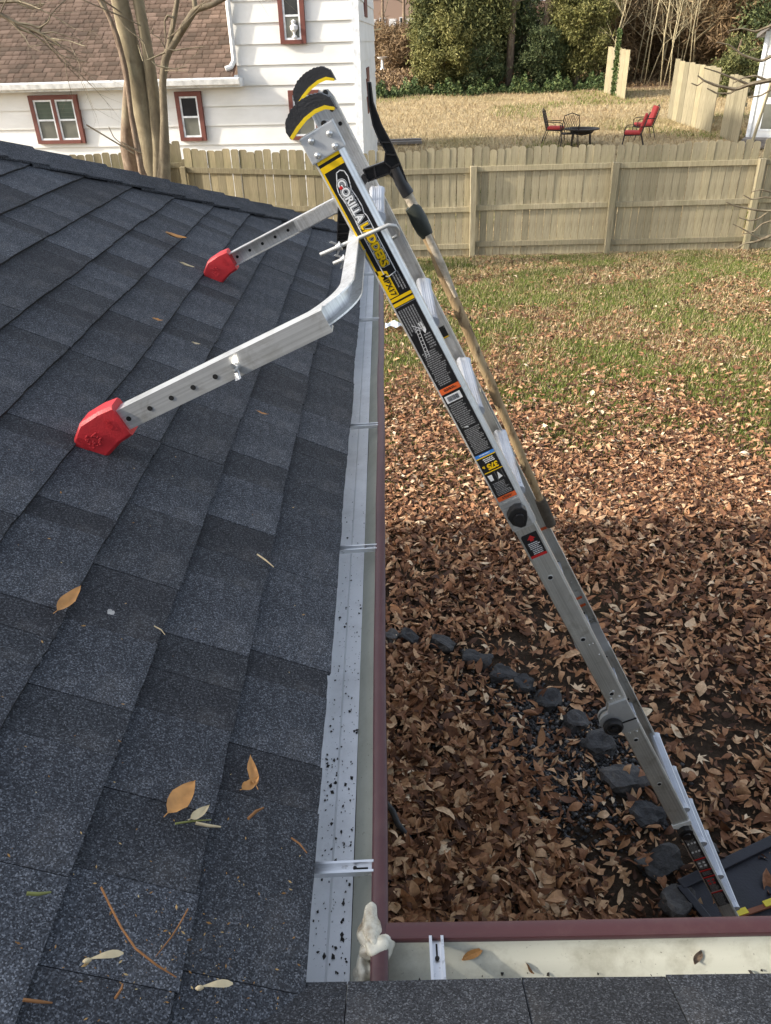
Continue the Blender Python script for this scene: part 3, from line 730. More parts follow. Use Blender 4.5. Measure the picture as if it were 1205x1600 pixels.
# slide locks
def lock(s, mir, y):
    m = MB(); pts = [(-.026, -.012), (-.030, .004), (-.024, .022), (-.006, .030), (.018, .022), (.040, .008), (.040, -.008), (.020, -.026), (-.008, -.030)]
    e = LY*(-.030 if not mir else .03)
    m.prism([LD(s+a, w, y) for a, w in pts], e)
    m.prism([LD(s+a*.55+.004, w*.55, y+e[1]) for a, w in pts], e*.25)
    o = Lp(m.build('slide_lock', M['black_plastic'], None, False, .004)); return o
lock(1.115, False, .0); lock(1.115, True, FW); lock(2.775, False, .010); lock(2.775, True, FW-.01)
m = MB(); m.prism([LD(1.070, -.034, -.0012), LD(1.070, .024, -.0012), LD(1.178, .024, -.0012), LD(1.178, -.034, -.0012)], LY*.001); Lp(m.build('lock_plate', M['alu_bright']))
m = MB(); m.prism([LD(2.728, -.036, .0), LD(2.728, .036, .0), LD(2.745, .036, .0), LD(2.765, .01, .0), (LD(2.765, -.006, .0)), LD(2.745, -.036, .0)], LY*.012); Lp(m.build('rail_end_guide', M['white_paint']))
for mir in (False, True):
    m = MB(); y = 0 if not mir else FW-.045
    m.prism([LD(3.57, -.034, y), LD(3.57, .034, y), LD(3.625, .055, y), LD(3.64, .05, y), LD(3.615, -.04, y)], LY*.048); Lp(m.build('rubber_foot', M['black_rubber'], None, False, .003))

# ---- stickers on the near rail (each a thin vinyl sheet, with its print standing on it)
def sticker(s0, s1, w0, w1, mat, y=-.0006, name='sticker', poly=None, th=.0005):
    m = MB(); P = poly or [(s0, w0), (s0, w1), (s1, w1), (s1, w0)]
    m.prism([LD(s, w, y) for s, w in P], LY*th); return Lp(m.build(name, mat))
def on(st, s0, s1, w0, w1, mat, y, name='printed_bar'):
    m = MB(); m.prism([LD(s, w, y) for s, w in ((s0, w0), (s0, w1), (s1, w1), (s1, w0))], LY*.0002); o = m.build(name, mat); o.parent = st; o.matrix_parent_inverse = lin_ if False else Matrix.Identity(4); return o
def fine(st, s0, s1, w0, w1, y, along=False, pitch=.0030, mat=None, fill=.9):
    m = MB(); pitch = pitch*1.7 if mat is None else pitch
    if along:
        w = w0
        while w < w1-.001:
            s = s0
            e = s1-random.random()*.3*(s1-s0)
            while s < e:
                l = random.uniform(.003, .009); l = min(l, e-s); 
                m.prism([LD(a, b_, y) for a, b_ in ((s, w), (s, w+pitch*.5), (s+l, w+pitch*.5), (s+l, w))], LY*.0002); s += l+.0012
            w += pitch
    else:
        s = s0
        while s < s1-.001:
            w = w0+random.random()*.1*(w1-w0); e = w1-random.random()*.25*(w1-w0)
            while w < e:
                l = min(random.uniform(.003, .008), e-w)
                m.prism([LD(a, b_, y) for a, b_ in ((s, w), (s, w+l), (s+pitch*.5, w+l), (s+pitch*.5, w))], LY*.0002); w += l+.0012
            s += pitch
    o = m.build('fine_print', mat or M['label_grey'], st); return o
A, B_ = -.033, .0235
Y1, Y2, Y3, Y4 = -.0010, -.0014, -.0018, -.0022
st = sticker(.040, .422, A, B_, M['label_black']); st['label'] = 'black sticker with the maker name in white and yellow letters'
on(st, .040, .050, A, B_, M['label_yellow'], Y1); on(st, .057, .071, A, B_, M['label_yellow'], Y1)
on(st, .071, .330, A, A+.0042, M['label_yellow'], Y1)
on(st, .398, .406, A, B_, M['label_yellow'], Y1); on(st, .411, .420, A, B_, M['label_yellow'], Y1)
m = MB(); m.prism([LD(s, w, Y1) for s, w in ((.318, A), (.330, A+.026), (.395, A+.026), (.395, A))], LY*.0002); o = m.build('yellow_panel', M['label_yellow'], st)
place_text('MPX17', .0195, M['label_black'], st, LD(.333, A+.008, Y2), LU, LV, .0003)
# white outline behind the lettering
def outline(poly, mat, y, name, wd=.0016):
    m = MB(); P = [LD(s, w, y) for s, w in poly]; n = len(P)
    for i in range(n):
        a, b2 = P[i], P[(i+1) % n]; d = b2-a; 
        if np.linalg.norm(d) < 1e-6: continue
        d = d/np.linalg.norm(d); pz = np.cross(d, LY)*wd/2; m.prism([a-d*wd*.4-pz, a-d*wd*.4+pz, b2+d*wd*.4+pz, b2+d*wd*.4-pz], LY*.0002)
    return m.build(name, mat, st)
place_text('GORILLA', .0255, M['label_white'], st, LD(.098, -.0135, -.0020), LU, LV, .0034, .98)
place_text('GORILLA', .0255, M['label_black'], st, LD(.098, -.0135, -.0028), LU, LV, .0022, .98)
place_text('GORILLA', .0255, M['label_white'], st, LD(.098, -.0135, -.0036), LU, LV, .0009, .98)
place_text('LADDERS', .0265, M['label_white'], st, LD(.207, -.0115, -.0020), LU, LV, .0036, .98)
place_text('LADDERS', .0265, M['label_black'], st, LD(.207, -.0115, -.0028), LU, LV, .0024, .98)
place_text('LADDERS', .0265, M['label_yellow'], st, LD(.207, -.0115, -.0036), LU, LV, .0013, .98)
outline([(.082, -.004), (.080, .006), (.086, .014), (.100, .016), (.118, .012), (.128, .009), (.150, .012), (.172, .013), (.186, .010), (.196, .013), (.340, .013), (.344, -.010), (.338, -.017), (.205, -.0175), (.190, -.0165), (.150, -.0175), (.122, -.021), (.108, -.018), (.098, -.012)], M['label_white'], Y2, 'emblem_outline', .0022)
o = MB(); o.lathe([(.0042, 0), (.0005, .0004)], LD(.114, -.010, -.0042), -LY, 14); o.build('emblem_spot', M['label_red'], st)
fine(st, .342, .392, .000, .018, Y1, True, .004)
st = sticker(.424, .670, A, B_, M['label_black']); st['label'] = 'black instruction sticker with a small white ladder figure'
fine(st, .432, .505, A+.004, A+.046, Y1, True, .0038); fine(st, .560, .665, A+.004, B_-.004, Y1, False, .0034)
fine(st, .515, .555, A+.032, B_-.004, Y1, False, .0042)
# the small picture of a leaning ladder with a climber
m = MB()
for w in (-.014, -.006): m.bar(LD(.490, w+.003, Y1), LD(.575, w-.006, Y1), .0012, .0003, (0, 1, 0))
for i in range(8):
    s = .498+i*.0098; k = (s-.490)/.085*.009; m.bar(LD(s, -.011-k, Y1), LD(s, -.003-k, Y1), .0010, .0003, (0, 1, 0))
m.bar(LD(.480, -.016, Y1), LD(.500, .004, Y1), .0016, .0003, (0, 1, 0))
m.prism([LD(s, w, Y1) for s, w in ((.482, .0), (.480, .008), (.492, .013), (.506, .012), (.514, .006), (.502, .003))], LY*.0002)
m.build('ladder_pictogram', M['label_white'], st)
st = sticker(.670, .687, A, B_, M['label_orange']); st['label'] = 'orange warning strip between the black stickers'; fine(st, .674, .683, A+.01, B_-.01, Y1, False, .004, M['label_black'])
st = sticker(.687, .895, A, B_, M['label_black']); st['label'] = 'black sticker with a white barcode at its top end'
on(st, .694, .716, A+.004, B_-.008, M['label_white'], Y1, 'barcode_field')
m = MB(); w = A+.010
while w < B_-.016:
    l = random.choice([.0006, .001, .0016]); m.prism([LD(s, q, Y2) for s, q in ((.698, w), (.698, w+l), (.712, w+l), (.712, w))], LY*.0002); w += l+random.choice([.0008, .0012])
m.build('barcode', M['label_black'], st)
fine(st, .722, .800, A+.003, B_-.004, Y1, False, .0036); fine(st, .808, .888, A+.004, B_-.003, Y1, False, .0030)
m = MB(); m.prism([LD(s, q, Y1) for s, q in ((.795, -.02), (.800, -.008), (.803, -.008), (.799, -.021))], LY*.0002); m.build('scratch', M['label_white'], st)
st = sticker(.895, .905, A, B_, M['label_blue']); st['label'] = 'blue notice strip'; fine(st, .898, .902, A+.012, B_-.012, Y1, False, .004, M['label_white'])
st = sticker(.905, 1.046, A, B_, M['label_black']); st['label'] = 'black load rating sticker reading 375 upside down'
on(st, .9055, .9085, A, B_, M['label_yellow'], Y1)
fine(st, .913, .930, A+.016, B_-.004, Y1, False, .0055, M['label_white'])
place_text('375', .0245, M['label_yellow'], st, LD(.9335, B_-.006, Y2), -LV, LU, .0010, .86)
place_text('lb', .010, M['label_yellow'], st, LD(.9345, A+.012, Y2), -LV, LU, .0003)
on(st, .9565, .9590, A+.002, B_, M['label_yellow'], Y1)
m = MB(); m.prism([LD(s, q, Y1) for s, q in ((.968, A+.006), (.968, A+.019), (.988, A+.018), (.988, A+.008))], LY*.0002); m.build('duty_icon', M['label_white'], st)
m = MB(); m.prism([LD(s, q, Y1) for s, q in ((.966, .004), (.990, -.002), (.986, .012))], LY*.0002); m.build('duty_icon', M['label_white'], st)
on(st, .962, .994, -.0045, -.0038, M['label_grey'], Y1); on(st, .962, .994, .0160, .0167, M['label_grey'], Y1)
fine(st, .998, 1.040, A+.006, B_-.004, Y1, False, .0030)
st = sticker(1.046, 1.062, A, B_, M['label_orange']); st['label'] = 'orange warning strip just above the black lock'; fine(st, 1.050, 1.058, A+.012, B_-.012, Y1, False, .004, M['label_black'])
YI = .0045
st = sticker(1.205, 1.296, -.027, .0235, M['label_black'], YI-.0007, 'sticker', [(1.205, -.023), (1.205, .0235), (1.296, .0235), (1.296, -.027), (1.212, -.027)]); st['label'] = 'small black sticker with a red arrow and white words'
m = MB(); m.prism([LD(s, q, YI-.0010) for s, q in ((1.212, .001), (1.226, .013), (1.226, .006), (1.234, .006), (1.234, -.006), (1.226, -.006), (1.226, -.013))], LY*.0002); m.build('red_arrow', M['label_red'], st)
fine(st, 1.240, 1.262, -.018, .018, YI-.0010, False, .0065, M['label_white']); fine(st, 1.267, 1.282, -.014, .018, YI-.0010, False, .0065, M['label_white'])
on(st, 1.286, 1.296, -.027, .0235, M['label_red'], YI-.0010)
YL = .010
for s0, s1, k in ((2.83, 2.99, 0), (2.995, 3.075, 1), (3.08, 3.125, 2), (3.13, 3.24, 3), (3.25, 3.36, 4)):
    st = sticker(s0, s1, -.026, .023, M['label_black'], YL-.0007); st['label'] = 'black safety sticker low on the ladder'
    fine(st, s0+.010, s1-.006, -.022, .018, YL-.0010, False, .0042)
    if k: on(st, s0-.004, s0+.004, -.026, .023, M['label_red'], YL-.0010)
    else:
        for q in (.045, .105):
            for w in (-.018, -.004, .008): on(st, s0+q, s0+q+.012, w, w+.007, M['label_white'], YL-.0011, 'icon')
    if k in (1, 3):
        for q in (.022, .045):
            for w in (-.016, .002): on(st, s0+q, s0+q+.012, w, w+.010, M['label_white'] if k == 1 else M['label_red'], YL-.0011, 'icon')
for ch in list(ladder.children):
    for g in ch.children: g.matrix_parent_inverse = Matrix.Identity(4)
# orange tags on the far rail
for s in (1.50, 1.86, 1.90):
    m = MB(); m.prism([LD(s, -.026, FW-.0085), LD(s, .02, FW-.0085), LD(s+.012, .02, FW-.0085), LD(s+.012, -.026, FW-.0085)], LY*.0004); Lp(m.build('orange_tag', M['label_orange']))
m = MB(); m.prism([LD(.66, -.03, FW-.0038), LD(.66, .02, FW-.0038), LD(.70, .02, FW-.0038), LD(.70, -.03, FW-.0038)], LY*.0005); Lp(m.build('sticker', M['label_black']))
m = MB(); m.prism([LD(.695, -.03, FW-.0042), LD(.695, .02, FW-.0042), LD(.699, .02, FW-.0042), LD(.699, -.03, FW-.0042)], LY*.0003); Lp(m.build('yellow_stripe', M['label_yellow']))

# ------------------------------------------------------------------ stabiliser
stab = empty('ladder_stabilizer', (-.09, 2.05, -.41), 0, 'bent aluminium stabiliser bar holding the ladder off the roof on two red feet', 'ladder stabilizer')
sin_ = Matrix.Translation(-Vector(stab.location))
def Sp(o): o.parent = stab; o.matrix_parent_inverse = sin_; return o
dA = np.array([-.911, 0, -.412])/np.linalg.norm([-.911, 0, -.412]); upA = np.array([-dA[2]*-1, 0, dA[0]*-1]); upA = np.array([.412, 0, -.911]); upA = -upA/np.linalg.norm(upA)
A0 = np.array([-.114, 0, -.436])
def bent_tube():
    # channel section swept along: near arm stub -> bend -> bar along y -> bend -> far arm stub
    c = np.array([-.0736, 0, -.4177]); R = .13
    path = []
    def arc(yend, sgn):
        pts = []
        for i in range(13):
            t = i/12*PI/2
            # start on the bar (direction sgn*y) and turn into dA
            p = c+np.array([0, yend, 0])+np.array([0, sgn, 0])*math.sin(t)*R+dA*(1-math.cos(t))*R
            d = np.array([0, sgn, 0])*math.cos(t)+dA*math.sin(t); pts.append((p, d))
        return pts
    na = arc(1.41+R, -1); fa = arc(2.69-R, 1)
    path = [(na[-1][0]+dA*.16, na[-1][1])]+na[::-1]
    path = [(p, -d) for p, d in path]+fa+[(fa[-1][0]+dA*.12, fa[-1][1])]
    prof = [(-.0185, .016), (-.0185, -.014), (.0185, -.014), (.0185, .016), (.0150, .016), (.0150, -.009), (-.0150, -.009), (-.0150, .016)]
    m = MB(); V = []; n = len(prof)
    for p, d in path:
        s = np.cross(d, upA); s /= np.linalg.norm(s)
        for a, b2 in prof: V.append(p+upA*a+s*b2)
    F = [(i*n+k, i*n+(k+1) % n, (i+1)*n+(k+1) % n, (i+1)*n+k) for i in range(len(path)-1) for k in range(n)]+[tuple(range(n-1, -1, -1)), tuple(range((len(path)-1)*n, len(path)*n))]
    m.add(V, F); return Sp(m.build('bent_bar', M['alu']))
bent_tube()
def arm(y, sgn):
    P = lambda l, h, dy: A0+dA*l+upA*h+np.array([0, y+sgn*dy, 0])
    m = MB(); pr = [(-.0225, .034), (-.0225, 0), (.0225, 0), (.0225, .034), (.0195, .034), (.0195, .0025), (-.0195, .0025), (-.0195, .034)]
    Q = [P(0, h, dy) for h, dy in pr]
    m.prism(Q if sgn > 0 else Q[::-1], dA*.475); am = Sp(m.build('extension_arm', M['alu_bright'] if sgn > 0 else M['alu']))
    for l in (.442, .392, .342, .292, .242, .02)[:5]:
        for q in (-.0006, .0031):
            m = MB(); m.lathe([(.0052, 0), (.0052, .0004)], P(l, -.002, q), (0, -1 if sgn > 0 else 1, 0) if q < 0 else (0, 1 if sgn > 0 else -1, 0), 14); m.build('hole', M['hole'], am)
    # bolt and wing nut
    m = MB(); c = P(.195, -.004, -.001); f = -1 if sgn > 0 else -1
    m.lathe([(.007, 0), (.007, .004), (.004, .005), (.004, .020), (.0005, .021)], c, (0, -1, 0), 12)
    for k in (-1, 1):
        m.prism([c+np.array([0, -.006, 0])+upA*k*.003+dA*.003, c+np.array([0, -.006, 0])+upA*k*.003-dA*.003, c+np.array([0, -.022, 0])+upA*k*.016-dA*.004, c+np.array([0, -.024, 0])+upA*k*.015+dA*.003], dA*.004+np.array([0, -.003, 0]))
    Sp(m.build('wing_nut', M['zinc'], None, False))
    # red foot: sleeve flaring into a wedge
    S_ = lambda l, h, dy: P(.455+l, h, dy)
    secs = [(0, .036, -.034, -.008, .044), (.030, .038, -.037, -.010, .046), (.075, .034, -.052, -.014, .050), (.105, .012, -.058, -.016, .052), (.118, -.010, -.050, -.015, .051), (.122, -.030, -.040, -.010, .046)]
    V = []
    for l, h1, h0, d0, d1 in secs:
        V += [S_(l, h0, d0+.006), S_(l, h0+.006, d0), S_(l, h1-.006, d0), S_(l, h1, d0+.006), S_(l, h1, d1-.006), S_(l, h1-.006, d1), S_(l, h0+.006, d1), S_(l, h0, d1-.006)]
    n = 8; F = [(i*n+k, i*n+(k+1) % n, (i+1)*n+(k+1) % n, (i+1)*n+k) for i in range(len(secs)-1) for k in range(n)]+[tuple(range(n-1, -1, -1)), tuple(range((len(secs)-1)*n, len(secs)*n))]
    m = MB(); m.add(V, F); ft = Sp(m.build('red_foot', M['red_rubber'], None, False, .0055, (0, 0, 0), 3)); smoothobj(ft, 40)
    f = -1
    for dyo, ax in ((-.0165, -1),):
        if sgn > 0 or True:
            X = dA*-1 if False else -upA; 
            yy = (-.0112 if sgn > 0 else .0462)
            org = S_(.030, .020, yy)
            place_text('GO', .015, M['red_rubber'], ft, org, -upA*1.0, dA*-1.0 if sgn > 0 else -dA, .0004)
            yy = (-.0158 if sgn > 0 else .0505)
            place_text('GORILLA', .0125, M['red_rubber'], ft, S_(.098, .012, yy), -upA, -dA, .0004)
            mm = MB()
            for i in range(26):
                a = random.uniform(0, 6.28); r = .015*math.sqrt(random.random()); c = S_(.070+math.cos(a)*r, -.006+math.sin(a)*r*1.2, yy+(.0006 if sgn > 0 else -.0006)); mm.lathe([(.0026, -.001), (.0018, .0010), (.0003, .0016)], c, (0, -1, 0), 6)
            mm.build('foot_texture', M['red_rubber'], ft)
    return am
arm(1.385, 1); arm(2.715, -1)
def ubolt(yo, yi, dz=0):
    m = MB(); pts = [(-.160, yo, -.432), (-.02, yo, -.378), (.004, yo, -.369), (.020, yo+.006*np.sign(yi-yo), -.372), (.027, (yo*.7+yi*.3), -.386), (.028, (yo*.3+yi*.7), -.402), (.018, yi, -.412), (-.135, yi, -.470)]
    m.tube(pts, .0048, 10); o = Sp(smoothobj(m.build('u_bolt', M['rod']), 60))
    for p, q in (((-.112, yo, -.4135), (-.93, 0, -.36)), ((-.107, yi, -.4595), (-.93, 0, -.36))):
        mm = MB(); q = np.array(q)/np.linalg.norm(q); c = np.array(p); pp = np.cross(q, [0, 1, 0])
        mm.lathe([(.011, -.003), (.011, 0), (.008, .001), (.007, .009), (.0055, .010)], c, q, 12)
        for k in (-1, 1): mm.prism([c+pp*k*.005+np.array([0, .002, 0]), c+pp*k*.005+np.array([0, -.002, 0]), c+q*.014+pp*k*.018+np.array([0, -.002, 0]), c+q*.014+pp*k*.018+np.array([0, .002, 0])], q*.006)
        Sp(mm.build('wing_nut', M['zinc']))
ubolt(1.886, 1.955)

# ------------------------------------------------------------------ gutter tool hung on the ladder
TYY = 2.10
tool = empty('gutter_scoop', tuple(on_y(850, 800, TYY)), 0, 'gutter cleaning tool with a black plastic head on a peeling wooden pole', 'gutter tool')
tin = Matrix.Translation(-Vector(tool.location))
def Tp(o): o.parent = tool; o.matrix_parent_inverse = tin; return o
TP = lambda px, py, dy=0: on_y(px, py, TYY)+np.array([0, dy, 0])
def tprism(px, dy0, dy1, mat, name, bev=.0015):
    m = MB(); m.prism([TP(a, b2, dy0) for a, b2 in px], (0, dy1-dy0, 0)); return Tp(m.build(name, mat, None, False, bev))
hd = tprism([(574, 128), (579, 128), (583, 160), (596, 195), (612, 225), (625, 255), (641, 297), (627, 303), (618, 281), (608, 272), (575, 284), (568, 264), (600, 253), (602, 237), (590, 215), (582, 195), (576, 165)], .006, .014, M['black_plastic'], 'scoop_head')
m = MB()
def rim(a, b2, w=.004): m.bar(TP(*a, .002), TP(*b2, .002), w, .018, (0, 1, 0))
for a, b2 in (((575, 128), (577, 165)), ((577, 165), (583, 195)), ((583, 195), (591, 215)), ((591, 215), (603, 237)), ((603, 237), (601, 253)), ((601, 253), (568, 265)), ((579, 128), (583, 160)), ((583, 160), (596, 195)), ((596, 195), (612, 225)), ((612, 225), (625, 255)), ((625, 255), (640, 296)), ((618, 281), (608, 271)), ((608, 271), (575, 283)), ((568, 265), (575, 283)), ((601, 253), (612, 262)), ((612, 262), (624, 256)), ((612, 262), (610, 272)), ((584, 260), (588, 278)), ((594, 222), (609, 222)), ((602, 240), (618, 242))): rim(a, b2, .0035)
o = m.build('head_ribs', M['black_plastic']); o.parent = hd; o.matrix_parent_inverse = Matrix.Identity(4)
m = MB(); m.tube([TP(617, 262), TP(626, 284), TP(638, 304)], [.0135, .0155, .0165], 14); Tp(smoothobj(m.build('socket', M['black_plastic']), 50))
# the arm that runs behind the near rail and the ribbed blade on its far end
m = MB(); m.bar(TP(572, 276), TP(538, 318), .020, .022, (0, 1, 0)); Tp(m.build('cross_arm', M['black_plastic']))
m = MB(); q = [(529, 318), (548, 318), (545, 388), (527, 388)]
m.prism([TP(a, b2, .010) for a, b2 in q], (0, .004, 0))
for i in range(4): m.bar(TP(q[i][0], q[i][1], .002), TP(q[(i+1) % 4][0], q[(i+1) % 4][1], .002), .003, .018, (0, 1, 0))
for y in (334, 350, 364, 376): m.bar(TP(529, y, .002), TP(546, y, .002), .003, .016, (0, 1, 0))
Tp(m.build('blade', M['black_plastic']))
m = MB(); m.tube([TP(634, 298), TP(648, 325)], [.0125, .0125], 12); Tp(smoothobj(m.build('pole_top', M['stick_white']), 50))
m = MB(); m.tube([TP(641, 322), TP(648, 330), TP(655, 344), TP(663, 360), TP(668, 368)], [.0165, .0205, .0225, .0205, .0165], 14); Tp(smoothobj(m.build('rubber_sleeve', M['olive_rubber']), 50))
def wood(p0, p1, r0, r1, mat, name, n=26, amp=.12):
    a, b2 = TP(*p0), TP(*p1); pts = []; rr = []
    for i in range(n+1):
        t = i/n; wob = np.array([mnoise.noise((t*9, 1, 4)), mnoise.noise((t*9, 5, 2)), 0])*.0045
        pts.append(a+(b2-a)*t+wob); rr.append((r0+(r1-r0)*t)*(1+amp*mnoise.noise((t*14, 3, 7))))
    m = MB(); m.tube(pts, rr, 14); return Tp(smoothobj(m.build(name, mat), 60))
wood((664, 362), (847, 787), .0150, .0125, M['stick'], 'pole')
m = MB(); m.tube([TP(668, 366, -.010), TP(690, 412, -.012), TP(712, 462, -.010)], [.0095, .0105, .006], 10); Tp(smoothobj(m.build('flaking_paint', M['stick_white']), 60))
m = MB(); m.tube([TP(844, 780), TP(852, 799), TP(861, 820)], [.0175, .018, .0172], 14); Tp(smoothobj(m.build('grip', M['grip']), 50))
# ------------------------------------------------------------------ fences
pk_mesh = []
def picket_mesh(h, w, mat, k):
    m = MB(); c = .028
    P = [(-w/2, 0, 0), (w/2, 0, 0), (w/2, 0, h-c), (w/2-c*.55, 0, h-c*.25), (w/2-c*1.2, 0, h), (-w/2+c*1.2, 0, h), (-w/2+c*.55, 0, h-c*.25), (-w/2, 0, h-c)]
    m.prism(P, (0, .016, 0)); return mesh('picket', m.V, m.F, mat)
def fence_run(name, label, pts, mat, hgt=1.83, pitch=.146, rails=(.22, .86, 1.50), front=True, posts=None, drop=None, top=1.0):
    root = empty(name, (pts[0][0], pts[0][1], terr(*pts[0])), 0, label, 'fence')
    ri = Matrix.Translation(-Vector(root.location))
    meshes = [picket_mesh(hgt*random.uniform(.985, 1.012), pitch-.008+random.uniform(-.004, .003), mat, k) for k in range(6)]
    for (x0, y0), (x1, y1) in zip(pts[:-1], pts[1:]):
        L = math.hypot(x1-x0, y1-y0); a = math.atan2(y1-y0, x1-x0); n = int(L/pitch)
        for i in range(n):
            t = (i+.5)*pitch; x = x0+(x1-x0)*t/L; y = y0+(y1-y0)*t/L
            o = link('picket', random.choice(meshes), root); o.matrix_parent_inverse = ri
            o.location = (x, y, terr(x, y)+.02+random.uniform(-.012, .012)+(drop(x) if drop else 0)); o.rotation_euler = (random.uniform(-.006, .006), random.uniform(-.006, .006), a+random.uniform(-.02, .02))
        d = Vector((x1-x0, y1-y0, 0)).normalized(); nrm = Vector((d.y, -d.x, 0))
        np_ = max(1, int(round(L/2.45))); seg = L/np_
        for j in range(np_):
            for r in rails:
                p = Vector((x0, y0, 0))+d*(j*seg)+nrm*.022; q = Vector((x0, y0, 0))+d*((j+1)*seg-.01)+nrm*.022
                dz = random.uniform(-.02, .02); zz = (drop(p.x+.5) if drop else 0)
                m = MB(); m.bar((p.x, p.y, terr(p.x, p.y)+r+dz+zz), (q.x, q.y, terr(q.x, q.y)+r+dz+random.uniform(-.01, .01)+zz), .040, .088); o = m.build('rail', mat, root, False, .004); o.matrix_parent_inverse = ri
        for j in range(np_+1):
            if posts is not None and j not in posts: continue
            p = Vector((x0, y0, 0))+d*(j*seg)+nrm*.075
            lean = random.uniform(-.03, .03)
            m = MB(); m.bar((p.x-lean*.3, p.y, terr(p.x, p.y)-.3), (p.x+lean, p.y, terr(p.x, p.y)+hgt*.86*top), .095, .095); o = m.build('post', mat, root, False, .006); o.matrix_parent_inverse = ri
    return root
fence_run('picket_fence', 'long tan board fence with three rails crossing behind the yard, right of the ladder', [(-.55, 14.80), (1.58, 14.80), (4.08, 14.78), (6.62, 14.72), (9.2, 14.75)], M['fence'], pitch=.130)
fence_run('picket_fence', 'mossy board fence between ladder and tree trunks in front of the white house', [(-3.72, 15.50), (-.75, 14.90)], M['fence_old'], pitch=.155)
fence_run('picket_fence', 'short lower stretch of mossy board fence left of the tree trunks', [(-8.0, 15.5), (-6.0, 15.55), (-4.30, 15.62)], M['fence_old'], pitch=.15, hgt=1.80)
fence_run('picket_fence', 'narrow taller piece of mossy fence beside the tree trunks', [(-4.28, 15.86), (-3.76, 15.86)], M['fence_old'], pitch=.15, hgt=1.90)
# free-standing panels out in the field
def panel(p0, p1, h, label, ivy=False, n=8):
    root = empty('fence_panel', p0, 0, label, 'fence panel'); ri = Matrix.Translation(-Vector(p0))
    d = Vector(p1)-Vector(p0); L = d.length; a = math.atan2(d.y, d.x); w = L/n
    me = picket_mesh(h, w-.008, M['fence_grey'], 0); me2 = mesh('board', [(-w/2+.004, 0, 0), (w/2-.004, 0, 0), (w/2-.004, 0, h), (-w/2+.004, 0, h), (-w/2+.004, .02, 0), (w/2-.004, .02, 0), (w/2-.004, .02, h), (-w/2+.004, .02, h)], [(0, 1, 2, 3), (7, 6, 5, 4), (0, 4, 5, 1), (1, 5, 6, 2), (2, 6, 7, 3), (3, 7, 4, 0)], M['fence_grey'])
    for i in range(n):
        p = Vector(p0)+d*((i+.5)/n); o = link('board', me2, root); o.matrix_parent_inverse = ri
        o.location = (p.x, p.y, terr(p.x, p.y)+random.uniform(-.03, .02)); o.rotation_euler = (0, random.uniform(-.01, .01), a)
    nr = Vector((-d.y, d.x, 0)).normalized()*.05
    for r in (.3, 1.0, h-.3):
        m = MB(); m.bar(Vector(p0)+nr+Vector((0, 0, r)), Vector(p1)+nr+Vector((0, 0, r)), .04, .09); o = m.build('rail', M['fence_grey'], root); o.matrix_parent_inverse = ri
    for p in (Vector(p0), Vector(p1)):
        p = p+nr*1.8+d.normalized()*.05; m = MB(); m.bar(p-Vector((0, 0, .3)), p+Vector((0, 0, h*.97)), .1, .1); o = m.build('post', M['fence'], root); o.matrix_parent_inverse = ri
    return root
g = ground_at
pA0, pA1 = g(943, 145), g(976, 155); panel(pA0, pA1, 1.60, 'farthest fence panel, with ivy climbing up its middle', n=5)
pB0, pB1 = g(1042, 186), g(1110, 208); panel(pB0, pB1, 1.72, 'middle fence panel standing open in the field, the widest of the three', n=9)
pC0, pC1 = g(1124, 214), g(1152, 226); panel(pC0, pC1, 1.65, 'fence panel right beside the white shed', n=5)

# ------------------------------------------------------------------ neighbour's house
C0 = np.array([-.46, 17.3]); aW = math.radians(5.5); dW = np.array([-math.cos(aW), math.sin(aW)]); nW = np.array([-dW[1], dW[0]])*1.0
if nW[1] > 0: nW = -nW
def wall_hit(px, py, off=0.0):
    d = ray(px, py); c = C0+nW*off; k = (c@nW)/(d[:2]@nW); P = d*k; return (P[:2]-c)@dW, P[2]
def WP(l, z, off=0.0): p = C0+dW*l+nW*off; return np.array([p[0], p[1], z])
nb = empty('white_house', WP(4, GZ), 0, 'white lap sided house with brown shingle wing roof and maroon window frames', 'house'); ni = Matrix.Translation(-Vector(nb.location))
def Np(o): o.parent = nb; o.matrix_parent_inverse = ni; return o
Lm = wall_hit(366, 60)[0]; eave = wall_hit(200, 138)[1]
EXB = .35
def siding(l0, l1, z0, z1, shade=0):
    m_ = []
    k = math.floor((z0-GZ)/EXB)
    while GZ+k*EXB < z1:
        za, zb = max(z0, GZ+k*EXB), min(z1, GZ+(k+1)*EXB)
        m = MB(); a0, a1 = WP(l0, 0), WP(l1, 0)
        P = []
        for l in (l0, l1):
            P.append([WP(l, za+.006, .040), WP(l, za+.006, 0), WP(l, zb+.01, 0), WP(l, zb+.01, .006)])
        m.hexa([P[0][0], P[0][1], P[1][1], P[1][0], P[0][3], P[0][2], P[1][2], P[1][3]])
        Np(m.build('siding_board', M['siding'])); k += 1
siding(.10, Lm, GZ, 2.9); siding(Lm, 12, GZ, eave+.02)
# solid core and the side wall
m = MB(); dpt = 7.0
dS = np.array([.034, 1.0, 0.])
def SP(k, z, out=0.0): p = WP(0, z, -.01); return np.array([p[0]+dS[0]*k+out, p[1]+k, z])
q = [WP(0, GZ, -.01), WP(12, GZ, -.01), WP(12, GZ, -dpt), SP(dpt, GZ)]
m.prism(q, (0, 0, eave-GZ-.02)); q = [WP(0, eave-.02, -.01), WP(Lm, eave-.02, -.01), WP(Lm, eave-.02, -dpt), SP(dpt, eave-.02)]; m.prism(q, (0, 0, 3.0-eave))
Np(m.build('wall', M['siding']))
m = MB()
for k in range(18):
    za = GZ+k*EXB; m.hexa([SP(.05, za, .025), SP(.05, za), SP(dpt, za), SP(dpt, za, .025), SP(.05, za+EXB, .006), SP(.05, za+EXB), SP(dpt, za+EXB), SP(dpt, za+EXB, .006)])
Np(m.build('side_siding', M['siding']))
